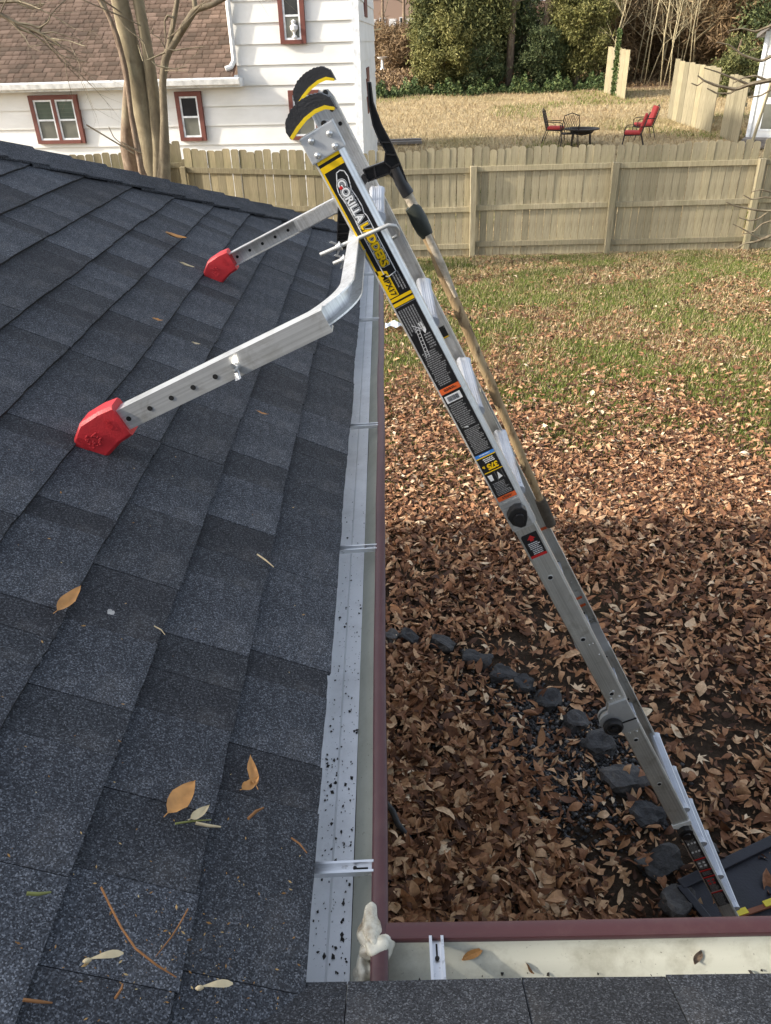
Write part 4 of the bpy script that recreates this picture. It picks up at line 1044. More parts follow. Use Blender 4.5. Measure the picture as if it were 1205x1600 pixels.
m = MB(); m.hexa([WP(-.035, GZ, .045), WP(.10, GZ, .045), WP(.10, GZ, -.0), WP(-.035, GZ, -.0), WP(-.035, 2.9, .045), WP(.10, 2.9, .045), WP(.10, 2.9, -.0), WP(-.035, 2.9, -.0)])
Np(m.build('corner_board', M['sash']))
# side windows seen edge on
for za, zb in ((-1.4, -.5), (.45, 1.4)):
    m = MB(); m.hexa([SP(2.2, za, .04), SP(2.2, za), SP(3.2, za), SP(3.2, za, .04), SP(2.2, zb, .04), SP(2.2, zb), SP(3.2, zb), SP(3.2, zb, .04)]); Np(m.build('side_window', M['trim_red']))
# window: maroon casing, white sashes, panes
def window(px0, py0, px1, py1, halves=1, lower='pane_grey', upper='pane_dark', orn=False):
    l1, z1 = wall_hit(px0, py0); l0, z0 = wall_hit(px1, py1)
    if z1 < z0: z0, z1 = z1, z0
    fr = MB(); w = .085
    def blk(la, lb, za, zb, o0, o1, mm): mm.hexa([WP(la, za, o1), WP(lb, za, o1), WP(lb, za, o0), WP(la, za, o0), WP(la, zb, o1), WP(lb, zb, o1), WP(lb, zb, o0), WP(la, zb, o0)])
    blk(l0, l0+w, z0, z1, 0, .105, fr); blk(l1-w, l1, z0, z1, 0, .105, fr); blk(l0+w, l1-w, z1-w, z1, 0, .104, fr); blk(l0+w, l1-w, z0, z0+w*.8, 0, .115, fr)
    a, b2 = l0+w, l1-w
    cells = [(a, b2)] if halves == 1 else [(a, (a+b2)/2-w*.4), ((a+b2)/2+w*.4, b2)]
    if halves == 2: blk((a+b2)/2-w*.4, (a+b2)/2+w*.4, z0+w*.8, z1-w, 0, .104, fr)
    fo = Np(fr.build('window', M['trim_red']))
    for (la, lb) in cells:
        s = MB(); t = .034; za, zb = z0+w*.8, z1-w; zm = (za+zb)/2
        for (p, q2, r, s2) in ((la, la+t, za, zb), (lb-t, lb, za, zb), (la+t, lb-t, zb-t, zb), (la+t, lb-t, za, za+t), (la+t, lb-t, zm-t*.5, zm+t*.5)): blk(p, q2, r, s2, .0, .090, s)
        so = s.build('sash', M['sash'], fo); so.matrix_parent_inverse = Matrix.Identity(4)
        for r, s2, mt in ((za+t, zm-t*.5, lower), (zm+t*.5, zb-t, upper)):
            pm = MB(); blk(la+t, lb-t, r, s2, .0, .072, pm); po = pm.build('pane', M[mt], fo)
            if upper == 'pane_green' and r > zm:
                sl = MB(); z = r+.04
                while z < s2-.02: blk(la+t+.01, lb-t-.01, z, z+.005, .0725, .075, sl); z += .075
                sl.build('blind', M['pane_grey'], fo)
        if orn:
            om = MB(); lc = la+(lb-la)*.40; om.lathe([(.05, 0), (.05, .02), (.018, .05), (.03, .09), (.07, .13), (.075, .19), (.03, .22), (.05, .27), (.001, .30)], WP(lc, za+t, .10), (0, 0, 1), 12); om.build('ornament', M['white_paint'], fo)
    return fo
window(46, 149, 137, 223, 2, 'pane_grey', 'pane_green')
window(274, 143, 325, 219, 1); window(433, -22, 480, 68, 1, 'pane_grey', 'pane_dark', True); window(451, 141, 503, 217, 1)
# wing roof: stepped courses of brown shingles
zr = eave+.16; sl = math.radians(33); ro = MB()
rl = 0
def RPn(l, t, n): return WP(l, zr+t*math.sin(sl)+n*math.cos(sl), .34-t*math.cos(sl)+n*math.sin(sl))
ro.hexa([RPn(Lm+.03, 0, -.06), RPn(13, 0, -.06), RPn(13, 7.5, -.06), RPn(Lm+.03, 7.5, -.06), RPn(Lm+.03, 0, -.01), RPn(13, 0, -.01), RPn(13, 7.5, -.01), RPn(Lm+.03, 7.5, -.01)])
rf = Np(ro.build('roof', M['brownroof']))
V = []
for k in range(52):
    t0 = k*.14; l = Lm+.03+random.uniform(-.2, 0)
    while l < 11.5:
        w = random.uniform(.09, .24); a = max(l, Lm+.03); e = l+w-.01
        if e > a:
            n0 = .022+random.uniform(-.004, .006); V.append([RPn(a, t0, n0), RPn(e, t0, n0), RPn(e, t0+.19, .002), RPn(a, t0+.19, .002), RPn(a, t0, 0), RPn(e, t0, 0)])
        l += w
tag(link('roof_shingles', npmesh('roof_shingles', np.array(V), 6, None or M['brownroof'], False, [(0, 3, 2, 1), (0, 1, 5, 4)]), rf), kind='stuff').matrix_parent_inverse = Matrix.Identity(4)
# island-random tone for the brown shingles
t = NT('brown_shingle_tabs'); c = t.ramp(t.island(), [(0, lin('#55473b')), (.5, lin('#675548')), (1, lin('#796659'))]); c = t.mix(1, c, t.ramp(t.noise(.5, 5), [(.3, (.72, .70, .70)), (.7, (1.12, 1.1, 1.08))]), 'MULTIPLY'); t.col(c); t.rough(.9); t.bump(t.noise(60, 3), .4, .01)
for o in bpy.data.objects:
    if o.name.startswith('roof_shingles'): o.data.materials[0] = t.m
m = MB(); pr = [(.34, 0.0), (.46, .0), (.47, -.03), (.45, -.12), (.34, -.14), (.34, -.0)]
P = [WP(Lm-.12, zr+z, o_) for o_, z in pr[:-1]]; m.prism(P, WP(13, 0)-WP(Lm-.12, 0)); Np(m.build('wing_gutter', M['fascia']))
m = MB(); m.hexa([WP(Lm-.10, zr-.17, .34), WP(13, zr-.17, .34), WP(13, zr-.17, .03), WP(Lm-.10, zr-.17, .03), WP(Lm-.10, zr-.02, .335), WP(13, zr-.02, .335), WP(13, zr-.02, .03), WP(Lm-.10, zr-.02, .03)]); Np(m.build('eave_board', M['sash']))
m = MB(); l_ = wall_hit(362, 40)[0]; zE = wall_hit(372, 104)[1]; m.tube([WP(l_, 3, .09), WP(l_, zE+.25, .09), WP(l_, zE+.10, .10), WP(l_+.06, zE, .18), WP(l_+.16, zE-.03, .22)], .05, 8); Np(smoothobj(m.build('downspout', M['fascia'])))

# ------------------------------------------------------------------ garden furniture on the field
def patio_chair(loc, rz, label, cushion, group='patio chairs round the fire pit'):
    c = empty('patio_chair', loc, rz, label, 'chair', group)
    m = MB(); r = .014
    for s in (-1, 1): m.tube([(s*.27, -.26, .40), (s*.29, -.28, .2), (s*.31, -.31, 0)], r, 6); m.tube([(s*.26, .26, .42), (s*.28, .34, .2), (s*.29, .40, 0)], r, 6)
    m.tube([(-.27, -.26, .40), (.27, -.26, .40), (.26, .26, .42), (-.26, .26, .42), (-.27, -.26, .40)], r, 6); m.build('frame', M['iron'], c)
    m = MB(); m.box((0, 0, .415), (.52, .52, .02)); m.build('seat', M['iron'], c)
    m = MB(); top_ = [(-.26, .26, .42), (-.27, .36, .75), (-.23, .43, .98), (0, .46, 1.06), (.23, .43, .98), (.27, .36, .75), (.26, .26, .42)]; m.tube(top_, .016, 6)
    for k in range(-4, 5):
        for sg in (-1, 1):
            x0 = k*.075; pts = []
            for i in range(6):
                t_ = i/5; x = x0+sg*t_*.26
                if abs(x) <= .26: pts.append((x, .27+.17*t_, .45+.55*t_))
            if len(pts) > 1: m.tube(pts, .0065, 4)
    m.build('lattice_back', M['iron'], c)
    for s in (-1, 1):
        m = MB(); m.tube([(s*.27, .33, .66), (s*.31, .1, .67), (s*.31, -.2, .66), (s*.30, -.27, .60), (s*.28, -.26, .42)], .014, 6); m.build('arm', M['iron'], c)
    if cushion:
        m = MB(); m.box((0, -.01, .475), (.50, .50, .10)); m.build('seat_cushion', M['cushion'], c, True, .035)
    if cushion == 2:
        m = MB(); a = math.radians(-17); m.box((0, .29, .76), (.46, .10, .56), Matrix.Rotation(a, 3, 'X')); m.build('back_cushion', M['cushion'], c, True, .035)
    c.scale = (.86, .86, .86); return c
def gl(px, py): p = g(px, py); return tuple(p)
patio_chair(gl(866, 224), math.radians(70), 'iron lattice chair with a red seat cushion, leftmost by the fire pit', 1)
patio_chair(gl(888, 230), math.radians(172), 'empty iron lattice chair without cushion, back turned to the fence', 0)
patio_chair(gl(986, 232), math.radians(-108), 'nearer of two iron chairs with red cushions, seen from its side and back', 2)
patio_chair(gl(1002, 218), math.radians(-92), 'iron chair with tall red back cushion half hidden behind another red chair', 2)
fp = empty('fire_pit', gl(907, 228), 0, 'round dark iron fire pit table between the chairs', 'fire pit')
m = MB(); m.lathe([(.10, .28), (.30, .33), (.36, .42), (.50, .43), (.50, .46), (.36, .46), (.30, .40), (.05, .36)], (0, 0, 0), (0, 0, 1), 20); m.build('bowl', M['iron'], fp)
for k in range(4): a = k*PI/2+.6; m = MB(); m.tube([(.32*math.cos(a), .32*math.sin(a), .42), (.38*math.cos(a), .38*math.sin(a), 0)], .02, 6); m.build('leg', M['iron'], fp)
q = g(600, 226); pl = empty('plank_stack', tuple(q), .05, 'grey boards lying on the grass just behind the fence', 'boards')
for k in range(3): m = MB(); m.box((random.uniform(-.05, .25), k*.22-.2, .05+.04*(k == 1)), (2.2, .2, .08)); m.build('board', M['plank_grey'], pl)

# ------------------------------------------------------------------ white shed on the right
sx, sy = g(1167, 226)[0], g(1167, 226)[1]; sz = terr(sx, sy)
shed = empty('shed', (sx, sy, sz), math.radians(-30), 'white lap sided shed with gable roof and narrow glazed door at the right edge', 'shed')
Wd, Dp, Hs = 3.4, 3.0, 2.75
m = MB(); m.prism([(0, 0, 0), (Wd, 0, 0), (Wd, 0, Hs), (Wd/2, 0, Hs+1.35), (0, 0, Hs)], (0, Dp, 0)); m.build('wall', M['siding'], shed)
for k in range(18):
    z = k*.2; 
    if z > Hs+1.1: break
    x0 = 0 if z < Hs else (z-Hs)/1.35*Wd/2; x1 = Wd-x0
    xa = max(x0, .78) if z < 2.0 else x0
    m = MB(); m.hexa([(xa, -.028, z), (x1, -.028, z), (x1, 0, z), (xa, 0, z), (xa, -.008, z+.198), (x1, -.008, z+.198), (x1, 0, z+.198), (xa, 0, z+.198)]); m.build('siding_board', M['siding'], shed)
d = MB(); d.box((.42, -.02, 1.02), (.68, .04, 1.98)); dr = d.build('door', M['white_paint'], shed)
for z, h in ((1.50, .62), (.72, .62)):
    p = MB(); p.box((.44, -.046, z), (.34, .012, h)); p.build('pane', M['pane_grey'], dr)
    f = MB()
    for (x, zz, w, hh) in ((.25, z, .04, h+.08), (.63, z, .04, h+.08), (.44, z+h/2+.02, .34, .04), (.44, z-h/2-.02, .34, .04)): f.box((x, -.048, zz), (w, .022, hh))
    f.build('pane_frame', M['sash'], dr)
m = MB()
for s in (-1, 1):
    c = Wd/2; e = c+s*(c+.25); zt = Hs+1.35+.05; ze = Hs-.25/1.7*1.35+.05
    m.hexa([(c, -.3, zt), (e, -.3, ze), (e, Dp+.2, ze), (c, Dp+.2, zt), (c, -.3, zt+.09), (e, -.3, ze+.09), (e, Dp+.2, ze+.09), (c, Dp+.2, zt+.09)])
m.build('roof', M['plank_grey'], shed)
m = MB(); m.box((-.02, -.03, Hs/2), (.10, .06, Hs)); m.build('corner_board', M['sash'], shed)
m = MB(); m.box((.42, -.35, .1), (1.0, .6, .2)); m.box((.42, -.65, .05), (1.0, .3, .10)); m.build('step', M['plank_grey'], shed)
bp = empty('sign_post', tuple(g(1170, 235)), 0, 'thin leaning wooden post with a rusty brown board at its top', 'post')
m = MB(); m.bar((0, 0, -.2), (.42, .1, 2.7), .06, .06); m.build('post', M['fence'], bp); m = MB(); m.box((.43, .05, 2.35), (.20, .05, .85)); m.build('board', M['wood_brown'], bp)

# ------------------------------------------------------------------ far street: car, brick building, mailbox
cz = terr(0, 96)
car = empty('parked_car', (-.95, 98, cz), 0, 'silver car parked on the far street, seen from its front', 'car')
m = MB(); pr = [(-2.1, .35), (-2.15, .75), (-1.3, .95), (-.7, 1.45), (1.1, 1.48), (1.9, 1.0), (2.1, .9), (2.1, .35)]
m.prism([(-.88, y, z) for y, z in pr], (1.76, 0, 0)); m.build('body', M['car_paint'], car, False, .09)
m = MB(); m.hexa([(-.72, -1.32, .97), (.72, -1.32, .97), (.60, -.78, 1.42), (-.60, -.78, 1.42), (-.72, -1.30, .99), (.72, -1.30, .99), (.60, -.76, 1.44), (-.60, -.76, 1.44)]); m.build('windscreen', M['pane_dark'], car)
for s in (-1, 1):
    m = MB(); m.box((s*.62, -2.14, .72), (.34, .06, .14)); m.build('headlight', M['sash'], car)
    for y in (-1.3, 1.3): m = MB(); m.lathe([(.32, -.1), (.33, 0), (.32, .1)], (s*.80, y, .33), (1, 0, 0), 16); m.build('wheel', M['tyre'], car)
m = MB(); m.box((0, -2.14, .55), (.8, .05, .16)); m.build('grille', M['tyre'], car)
bb = empty('brick_building', (2.0, 118, terr(0, 118)), 0, 'red brick building with white doors and windows beyond the street', 'building')
m = MB(); m.box((4, 4, 4), (18, 8, 8)); m.build('wall', M['brick'], bb)
for x, w in ((-3.2, 1.1), (-.6, 1.0), (1.8, 1.1), (4.6, 1.0)):
    m = MB(); m.box((x, -.03, 1.2), (w, .1, 2.3)); m.build('door', M['white_paint'], bb)
    m = MB(); m.box((x+1.3, -.03, 1.9), (.8, .1, 1.2)); f = m.build('window', M['white_paint'], bb); m = MB(); m.box((x+1.3, -.09, 1.9), (.6, .03, 1.0)); m.build('pane', M['pane_dark'], f)
    m = MB(); m.box((x+.4, -.03, 5.2), (1.0, .1, 1.4)); f = m.build('window', M['white_paint'], bb); m = MB(); m.box((x+.4, -.09, 5.2), (.8, .03, 1.2)); m.build('pane', M['pane_dark'], f)
p = g(598, 109)
bd = empty('bird_bath', tuple(p), 0, 'small white stone bird bath in front of the brown hedge', 'bird bath')
m = MB(); m.lathe([(.16, 0), (.10, .1), (.08, .5), (.26, .58), (.34, .66), (.30, .66), (.05, .62)], (0, 0, 0), (0, 0, 1), 14); m.build('basin', M['white_paint'], bd)
ps = empty('garden_post', tuple(g(590, 111)), 0, 'thin weathered wooden post with a crossbar by the brown hedge', 'post')
m = MB(); m.bar((0, 0, -.1), (0, 0, 2.2), .09, .09); m.build('post', M['fence_grey'], ps); m = MB(); m.bar((-.3, 0, 2.0), (.3, 0, 2.1), .07, .07); m.build('crossbar', M['fence_grey'], ps)
# white house beyond the woods
wh = empty('far_house', (9.0, 58, terr(0, 58)), 0, 'white house with dark brown roof glimpsed through the evergreens', 'house')
m = MB(); m.prism([(-4, 0, 0), (5, 0, 0), (5, 0, 3.2), (.5, 0, 5.6), (-4, 0, 3.2)], (0, 7, 0)); m.build('wall', M['white_paint'], wh)
m = MB()
for s in (-1, 1): m.hexa([(.5, -.4, 5.7), (.5+s*5, -.4, 3.0), (.5+s*5, 7.3, 3.0), (.5, 7.3, 5.7), (.5, -.4, 5.9), (.5+s*5, -.4, 3.2), (.5+s*5, 7.3, 3.2), (.5, 7.3, 5.9)])
m.hexa([(-1.5, -1.6, 2.5), (3.5, -1.6, 2.5), (3.5, .0, 3.1), (-1.5, .0, 3.1), (-1.5, -1.6, 2.62), (3.5, -1.6, 2.62), (3.5, 0, 3.22), (-1.5, 0, 3.22)])
m.build('roof', simple('brown_far_roof', lin('#5e4638'), .9), wh)
for x in (-2.4, .6, 3.2): m = MB(); m.box((x, -.04, 1.5), (.9, .08, 1.3)); m.build('window', M['pane_dark'], wh)
# ------------------------------------------------------------------ vegetation
def quads(C, size, flat=0.0, aspect=1.8, up=0.0):
    """leaf-like quads at centres C with random orientation"""
    N = len(C); a = rng.normal(size=(N, 3)); a[:, 2] *= (1-flat); a /= np.linalg.norm(a, axis=1)[:, None]
    if up: a = a+np.array([0, 0, up]); a /= np.linalg.norm(a, axis=1)[:, None]
    t = rng.normal(size=(N, 3)); b = np.cross(a, t); b /= np.linalg.norm(b, axis=1)[:, None]
    s = (size*rng.uniform(.55, 1.35, N))[:, None]
    P = np.stack([C-a*s*aspect*.5, C+b*s*.5, C+a*s*aspect*.5, C-b*s*.5], 1); return P
FQ = [(0, 1, 2, 3)]
def crown(name, c, r, n_cl, per, size, mat, parent=None, spread=.22, shell=.55, flat=0, squash=1, aspect=1.8, low=-1.0, seed=0):
    C = []
    rg = np.random.default_rng(seed+5)
    for i in range(n_cl):
        d = rg.normal(size=3); d /= np.linalg.norm(d)
        if d[2] < low: d[2] = -d[2]
        k = (shell+(1-shell)*rg.random())*(1+.22*rg.normal()*.6)
        p = np.array(c)+d*np.array(r)*k; sp = spread*(.6+.8*rg.random())*np.mean(r)
        C.append(p+rg.normal(size=(per, 3))*sp*np.array([1, 1, squash])*.6)
    return link(name, npmesh(name, quads(np.concatenate(C), size, flat, aspect), 4, mat, False, FQ), parent)
def limb_tree(m, p, d, L, r, depth, n=3, ang=.5, seg=4, up=.15, tips=None, sides=5, k=.62):
    p = Vector(p); d = Vector(d).normalized(); pts = [p]; rr = [r]
    for i in range(seg):
        d = (d+Vector((random.gauss(0, .10), random.gauss(0, .10), random.gauss(0, .06)+up*.12))).normalized(); p = p+d*(L/seg); pts.append(p); rr.append(r*(1-(i+1)/seg*.45))
    m.tube(pts, rr, sides if depth > 0 else 3, False)
    if depth <= 0:
        if tips is not None: tips.append(p)
        return
    for i in range(n):
        j = random.randint(max(1, seg-2), seg) if i else seg
        ax = Vector((random.gauss(0, 1), random.gauss(0, 1), random.gauss(0, 1))); ax = (ax-d*ax.dot(d)).normalized()
        q = Matrix.Rotation(ang*random.uniform(.6, 1.4), 3, ax) @ d
        limb_tree(m, pts[j], q, L*k*random.uniform(.75, 1.2), rr[j]*.62, depth-1, n, ang, max(2, seg-1), up, tips, max(3, sides-1), k)

# --- the multi-stemmed tree in front of the neighbour's house
TY = 13.3
def stem(m, pts, sides=10, y=TY):
    P = []; R_ = []
    for px, py, w, *dy in pts:
        yy = y+(dy[0] if dy else 0); c = on_y(px, py, yy); P.append(c); R_.append(w/2/F_PX*np.dot(c, CF))
    # resample smoothly
    P = np.array(P); R_ = np.array(R_); ts = np.linspace(0, len(P)-1, (len(P)-1)*5+1); i = np.arange(len(P))
    Q = np.stack([np.interp(ts, i, P[:, k]) for k in range(3)], 1); rr = np.interp(ts, i, R_)
    Q2 = Q.copy(); Q2[1:-1] = (Q[:-2]+2*Q[1:-1]+Q[2:])/4
    rr = rr*(1+.06*np.array([mnoise.noise((t*1.3, px*.1, 2)) for t in ts]))
    m.tube([Vector(v) for v in Q2], list(rr), sides)
base = on_y(232, 300, TY); base = np.array([base[0], TY, GZ])
tr = empty('tree', tuple(base), 0, 'bare tree with several smooth tan trunks at the fence before the white house', 'tree'); ti = Matrix.Translation(-Vector(tr.location))
def Trp(o): o.parent = tr; o.matrix_parent_inverse = ti; return o
m = MB(); stem(m, [(246, 420, 52), (246, 300, 46), (240, 270, 37), (232, 215, 33), (212, 115, 31), (196, 40, 28), (187, 0, 27), (178, -60, 25), (170, -200, 20)]); Trp(smoothobj(m.build('trunk', M['bark']), 70))
m = MB(); stem(m, [(252, 400, 30, -.12), (252, 300, 28, -.12), (250, 235, 23, -.1), (241, 160, 19, -.05), (232, 85, 17, -.05), (216, 0, 17, 0), (205, -60, 15, .1), (190, -180, 12, .1)]); Trp(smoothobj(m.build('trunk', M['bark']), 70))
m = MB(); stem(m, [(226, 400, 28, .25), (218, 300, 26, .25), (208, 270, 24, .25), (199, 230, 21, .25), (198, 190, 16, .25), (200, 130, 13, .25), (205, 100, 8, .2)]); Trp(smoothobj(m.build('trunk', M['bark_rough']), 70))
m = MB(); stem(m, [(256, 400, 26, -.2), (256, 300, 24, -.2), (257, 240, 17, -.2), (257, 190, 12, -.2), (254, 130, 11, -.2), (258, 95, 12, -.2), (264, 78, 12, -.2)]); stem(m, [(263, 80, 9, -.2), (268, 50, 8, -.2), (274, 20, 8, -.2), (279, -10, 7, -.2), (283, -60, 6, -.2)], 8); stem(m, [(263, 82, 11, -.2), (278, 58, 11, -.2), (292, 35, 11, -.3), (305, 15, 10, -.3), (330, 8, 8, -.4), (352, -3, 7, -.4), (380, -20, 6, -.5)], 8); stem(m, [(305, 16, 8, -.3), (304, 4, 8, -.3), (302, -30, 6, -.3)], 8)
Trp(smoothobj(m.build('trunk', M['bark_twig']), 70))
m = MB(); stem(m, [(232, 320, 10, -.3), (224, 285, 9, -.3), (216, 240, 8, -.3), (206, 185, 8, -.25), (197, 110, 8, -.2), (183, 55, 8, -.2), (168, 20, 7, -.2), (153, -5, 7, -.2), (140, -40, 6, -.2)], 7)
stem(m, [(238, 300, 8, -.3), (232, 285, 7, -.3), (222, 265, 7, -.3), (218, 235, 6, -.3), (205, 170, 5, -.2), (190, 90, 5, -.2), (172, 30, 5, -.2), (158, -10, 5, -.2)], 6); Trp(smoothobj(m.build('climbing_vine', M['bark_rough']), 70))
m = MB()
for pts in ([(232, 90, 2.5), (225, 65, 2), (195, 42, 1.6), (185, 25, 1.4)], [(258, 82, 3), (244, 88, 2.4), (228, 95, 1.6)], [(266, 78, 3), (272, 79, 2.4), (290, 76, 1.8), (320, 73, 1.2)], [(258, 105, 2.4), (245, 103, 2), (237, 95, 1.5)], [(270, 45, 4), (272, 28, 4), (262, 24, 3.6), (257, 33, 3), (259, 55, 2), (258, 70, 1.6)], [(258, 106, 2), (275, 108, 1.6), (292, 104, 1.2)], [(258, 76, 2), (250, 60, 1.6), (236, 52, 1.3), (240, 44, 1)], [(224, 95, 3), (220, 84, 2.6), (216, 70, 2)], [(135, 195, 2.5), (160, 210, 2.2), (190, 228, 2.5), (210, 240, 2.5)], [(170, 198, 1.2), (178, 215, 1.4), (196, 230, 1.4)], [(222, 240, 3), (205, 231, 2.6), (190, 222, 2)]):
    stem(m, [(a, b2, max(w, 1.3), -.35) for a, b2, w in pts], 4)
for p0, d0, L_, r_ in (((220, 40), (-.4, -.3, .3), 1.0, .011), ((262, 60), (.4, -.3, .2), .8, .010), ((300, 20), (.4, -.4, .3), .9, .010), ((190, 20), (-.5, -.3, .3), .9, .012), ((258, 110), (.5, -.4, .0), .6, .008)):
    limb_tree(m, on_y(*p0, TY-.3), d0, L_, r_, 2, 3, .6)
tag(Trp(m.build('twig_spray', M['bark_twig'])), kind='stuff')
m = MB()
for k in range(15):
    a = random.uniform(0, 6.28); limb_tree(m, on_y(175+random.uniform(-10, 12), -190, TY+.1), (math.cos(a)*.6, math.sin(a)*.6, .9), 2.2, .05, 2, 3, .5)
Trp(m.build('branches', M['bark_twig']))
# --- branch of a second bare tree reaching in at the upper left
bt = empty('bare_tree', (-8.6, 11.4, GZ), 0, 'bare twiggy tree reaching in over the brown roof at the upper left', 'tree'); bi = Matrix.Translation(-Vector(bt.location))
m = MB(); m.tube([(-8.6, 11.4, GZ), (-8.5, 11.4, -1), (-8.7, 11.4, 1), (-8.6, 11.4, 4)], [.16, .13, .12, .06], 8); o = smoothobj(m.build('trunk', M['bark_twig'], bt)); o.matrix_parent_inverse = bi
m = MB()
def lbranch(pts, n=4): stem(m, [(a, b2, w) for a, b2, w in pts], n, 11.2)
lbranch([(-170, -60, 12), (-60, 0, 9), (0, 22, 7), (20, 33, 6), (40, 42, 5), (60, 50, 4), (80, 60, 3.5), (95, 72, 3)])
lbranch([(20, 33, 5), (30, 45, 4), (50, 52, 3), (70, 66, 2.2), (88, 70, 1.6)]); lbranch([(28, 36, 4), (45, 38, 3.5), (62, 44, 3), (76, 34, 2), (80, 22, 1.5)])
lbranch([(-60, -4, 7), (-10, 4, 5), (30, 2, 3.5), (52, 8, 2.5), (70, 6, 2)]); lbranch([(50, 46, 3), (66, 52, 2.4), (84, 50, 2), (110, 58, 1.6), (125, 62, 1.2)])
lbranch([(64, 52, 2.4), (72, 62, 2), (84, 80, 1.8), (100, 88, 1.5), (140, 98, 1.2)]); lbranch([(20, 0, 3), (36, 8, 3), (52, 14, 2.6), (68, 8, 2)])
for k in range(12):
    p0 = random.choice([(20, 33), (40, 42), (60, 50), (80, 60), (30, 2), (0, 22)]); limb_tree(m, on_y(*p0, 11.2), (random.uniform(-.1, .8), random.uniform(-.4, .2), random.uniform(-.6, .4)), random.uniform(.5, .9), .009, 2, 3, .55)
limb_tree(m, (-8.6, 11.4, 1.5), (.3, .2, 1), 2.5, .07, 3, 3)
o = tag(m.build('branches', M['bark_twig'], bt), kind='stuff'); o.matrix_parent_inverse = bi
# --- twiggy bare shrubs at the right edge
def bareshrub(name, px, pts, y, label):
    b0 = on_y(px, 400, y); r = empty(name, (b0[0], y, GZ), 0, label, 'shrub'); bi_ = Matrix.Translation(-Vector(r.location))
    global m; m = MB()
    m.tube([(b0[0], y, GZ-.05), (b0[0]-.02, y, GZ+.8), (b0[0]+.03, y, GZ+1.7), (b0[0], y, GZ+2.9)], [.035, .03, .025, .015], 6); o = smoothobj(m.build('stem', M['bark_twig'], r)); o.matrix_parent_inverse = bi_
    m = MB()
    for p in pts: stem(m, p, 4, y)
    o = m.build('branches', M['bark_twig'], r); o.matrix_parent_inverse = bi_
    return r
bareshrub('bare_shrub', 1235, [[(1235, 355, 7), (1205, 368, 5), (1180, 378, 4), (1165, 380, 2.5), (1150, 388, 1.8)], [(1235, 318, 6), (1205, 330, 4), (1180, 328, 3), (1150, 322, 2), (1135, 316, 1.5)], [(1200, 331, 3), (1185, 342, 2.4), (1172, 345, 2), (1155, 340, 1.5)], [(1205, 345, 3), (1190, 350, 2.4), (1178, 362, 2), (1160, 366, 1.5)], [(1190, 375, 2.4), (1175, 366, 2), (1158, 356, 1.5), (1145, 350, 1.2)], [(1215, 310, 3), (1195, 308, 2.4), (1175, 312, 2), (1162, 305, 1.3)], [(1205, 300, 2.4), (1188, 296, 2), (1174, 300, 1.4)], [(1215, 380, 3), (1200, 390, 2.4), (1190, 392, 1.6)]], 13.4, 'bare twiggy shrub in front of the fence at the right edge')
bareshrub('bare_shrub', 1260, [[(1262, 120, 9), (1205, 125, 7), (1170, 132, 6), (1150, 140, 5), (1120, 134, 4), (1100, 126, 3), (1090, 118, 2)], [(1170, 132, 4), (1155, 126, 3.5), (1140, 120, 3), (1120, 112, 2), (1100, 106, 1.6)], [(1150, 140, 3.5), (1140, 146, 3), (1120, 146, 2.4), (1105, 138, 1.8)], [(1200, 126, 4), (1180, 118, 3), (1160, 122, 2.5), (1145, 130, 2)], [(1262, 60, 8), (1205, 88, 5), (1190, 96, 4), (1160, 86, 3), (1140, 70, 2), (1120, 66, 1.5)], [(1205, 140, 3), (1188, 150, 2.4), (1170, 152, 2)], [(1205, 40, 4), (1180, 50, 3), (1160, 44, 2), (1140, 48, 1.5)], [(1100, 126, 2), (1090, 134, 2), (1080, 130, 1.5)]], 12.2, 'bare overhanging branches in front of the white shed at the right edge')

# --- evergreens, brush and woods beyond the field
def evergreen(px, w, h, Y, mat, label, n_cl=90, per=80, size=.16, lowz=0.0, sq=1, name='evergreen_tree', trunk=.14, cat='tree', seed=0, xoff=0):
    d = ray(px, 110); x = d[0]/d[1]*Y; z = terr(x, Y)
    r = empty(name, (x, Y, z), 0, label, cat, None)
    m = MB(); m.tube([(0, 0, -.2), (.05, 0, h*.3), (-.04, .05, h*.6), (0, 0, h*.92)], [trunk, trunk*.85, trunk*.6, .02], 7)
    for k in range(14):
        a = random.uniform(0, 6.28); zz = h*random.uniform(.15, .85); L_ = w*.5*random.uniform(.5, .9)*(1.05-zz/h*.5); m.tube([(0, 0, zz), (math.cos(a)*L_*.5, math.sin(a)*L_*.5, zz+.1), (math.cos(a)*L_, math.sin(a)*L_, zz+.25)], [trunk*.3, trunk*.2, .008], 4, False)
    smoothobj(m.build('trunk', M['bark_rough'], r))
    crown('crown', (0, 0, h*.5+lowz), (w/2, w/2*.8, h*.5), int(n_cl*.8), int(per*4.6), size*.31, M[mat], r, seed=seed, squash=sq, aspect=(9 if mat == 'brush' else 3.2), spread=(.30 if mat == 'brush' else .20), shell=.45)
    return r
evergreen(722, 4.0, 4.7, 38.0, 'ev_olive', 'biggest olive green evergreen at the middle of the far edge of the field', 190, 90, .17, 0, seed=1)
evergreen(690, 2.5, 2.7, 36.9, 'ev_yellow', 'low yellow-green bush in front of the left flank of the big evergreen', 110, 80, .14, -.1, name='evergreen_bush', cat='bush', seed=2)
evergreen(765, 3.2, 4.4, 38.8, 'ev_dark', 'dark evergreen just right of the biggest one', 120, 85, .16, seed=3)
evergreen(752, 2.0, 1.8, 36.8, 'ev_dark', 'low dark bush at the foot of the evergreens', 70, 70, .13, -.1, name='evergreen_bush', cat='bush', seed=4)
evergreen(812, 2.2, 4.2, 40.5, 'ev_dark', 'thin dark evergreen standing before the white far house', 36, 60, .14, .2, seed=5)
evergreen(845, 2.3, 2.3, 37.2, 'ev_dark', 'dark ivy covered stump bush between the evergreens', 80, 70, .13, -.1, name='evergreen_bush', cat='bush', seed=6)
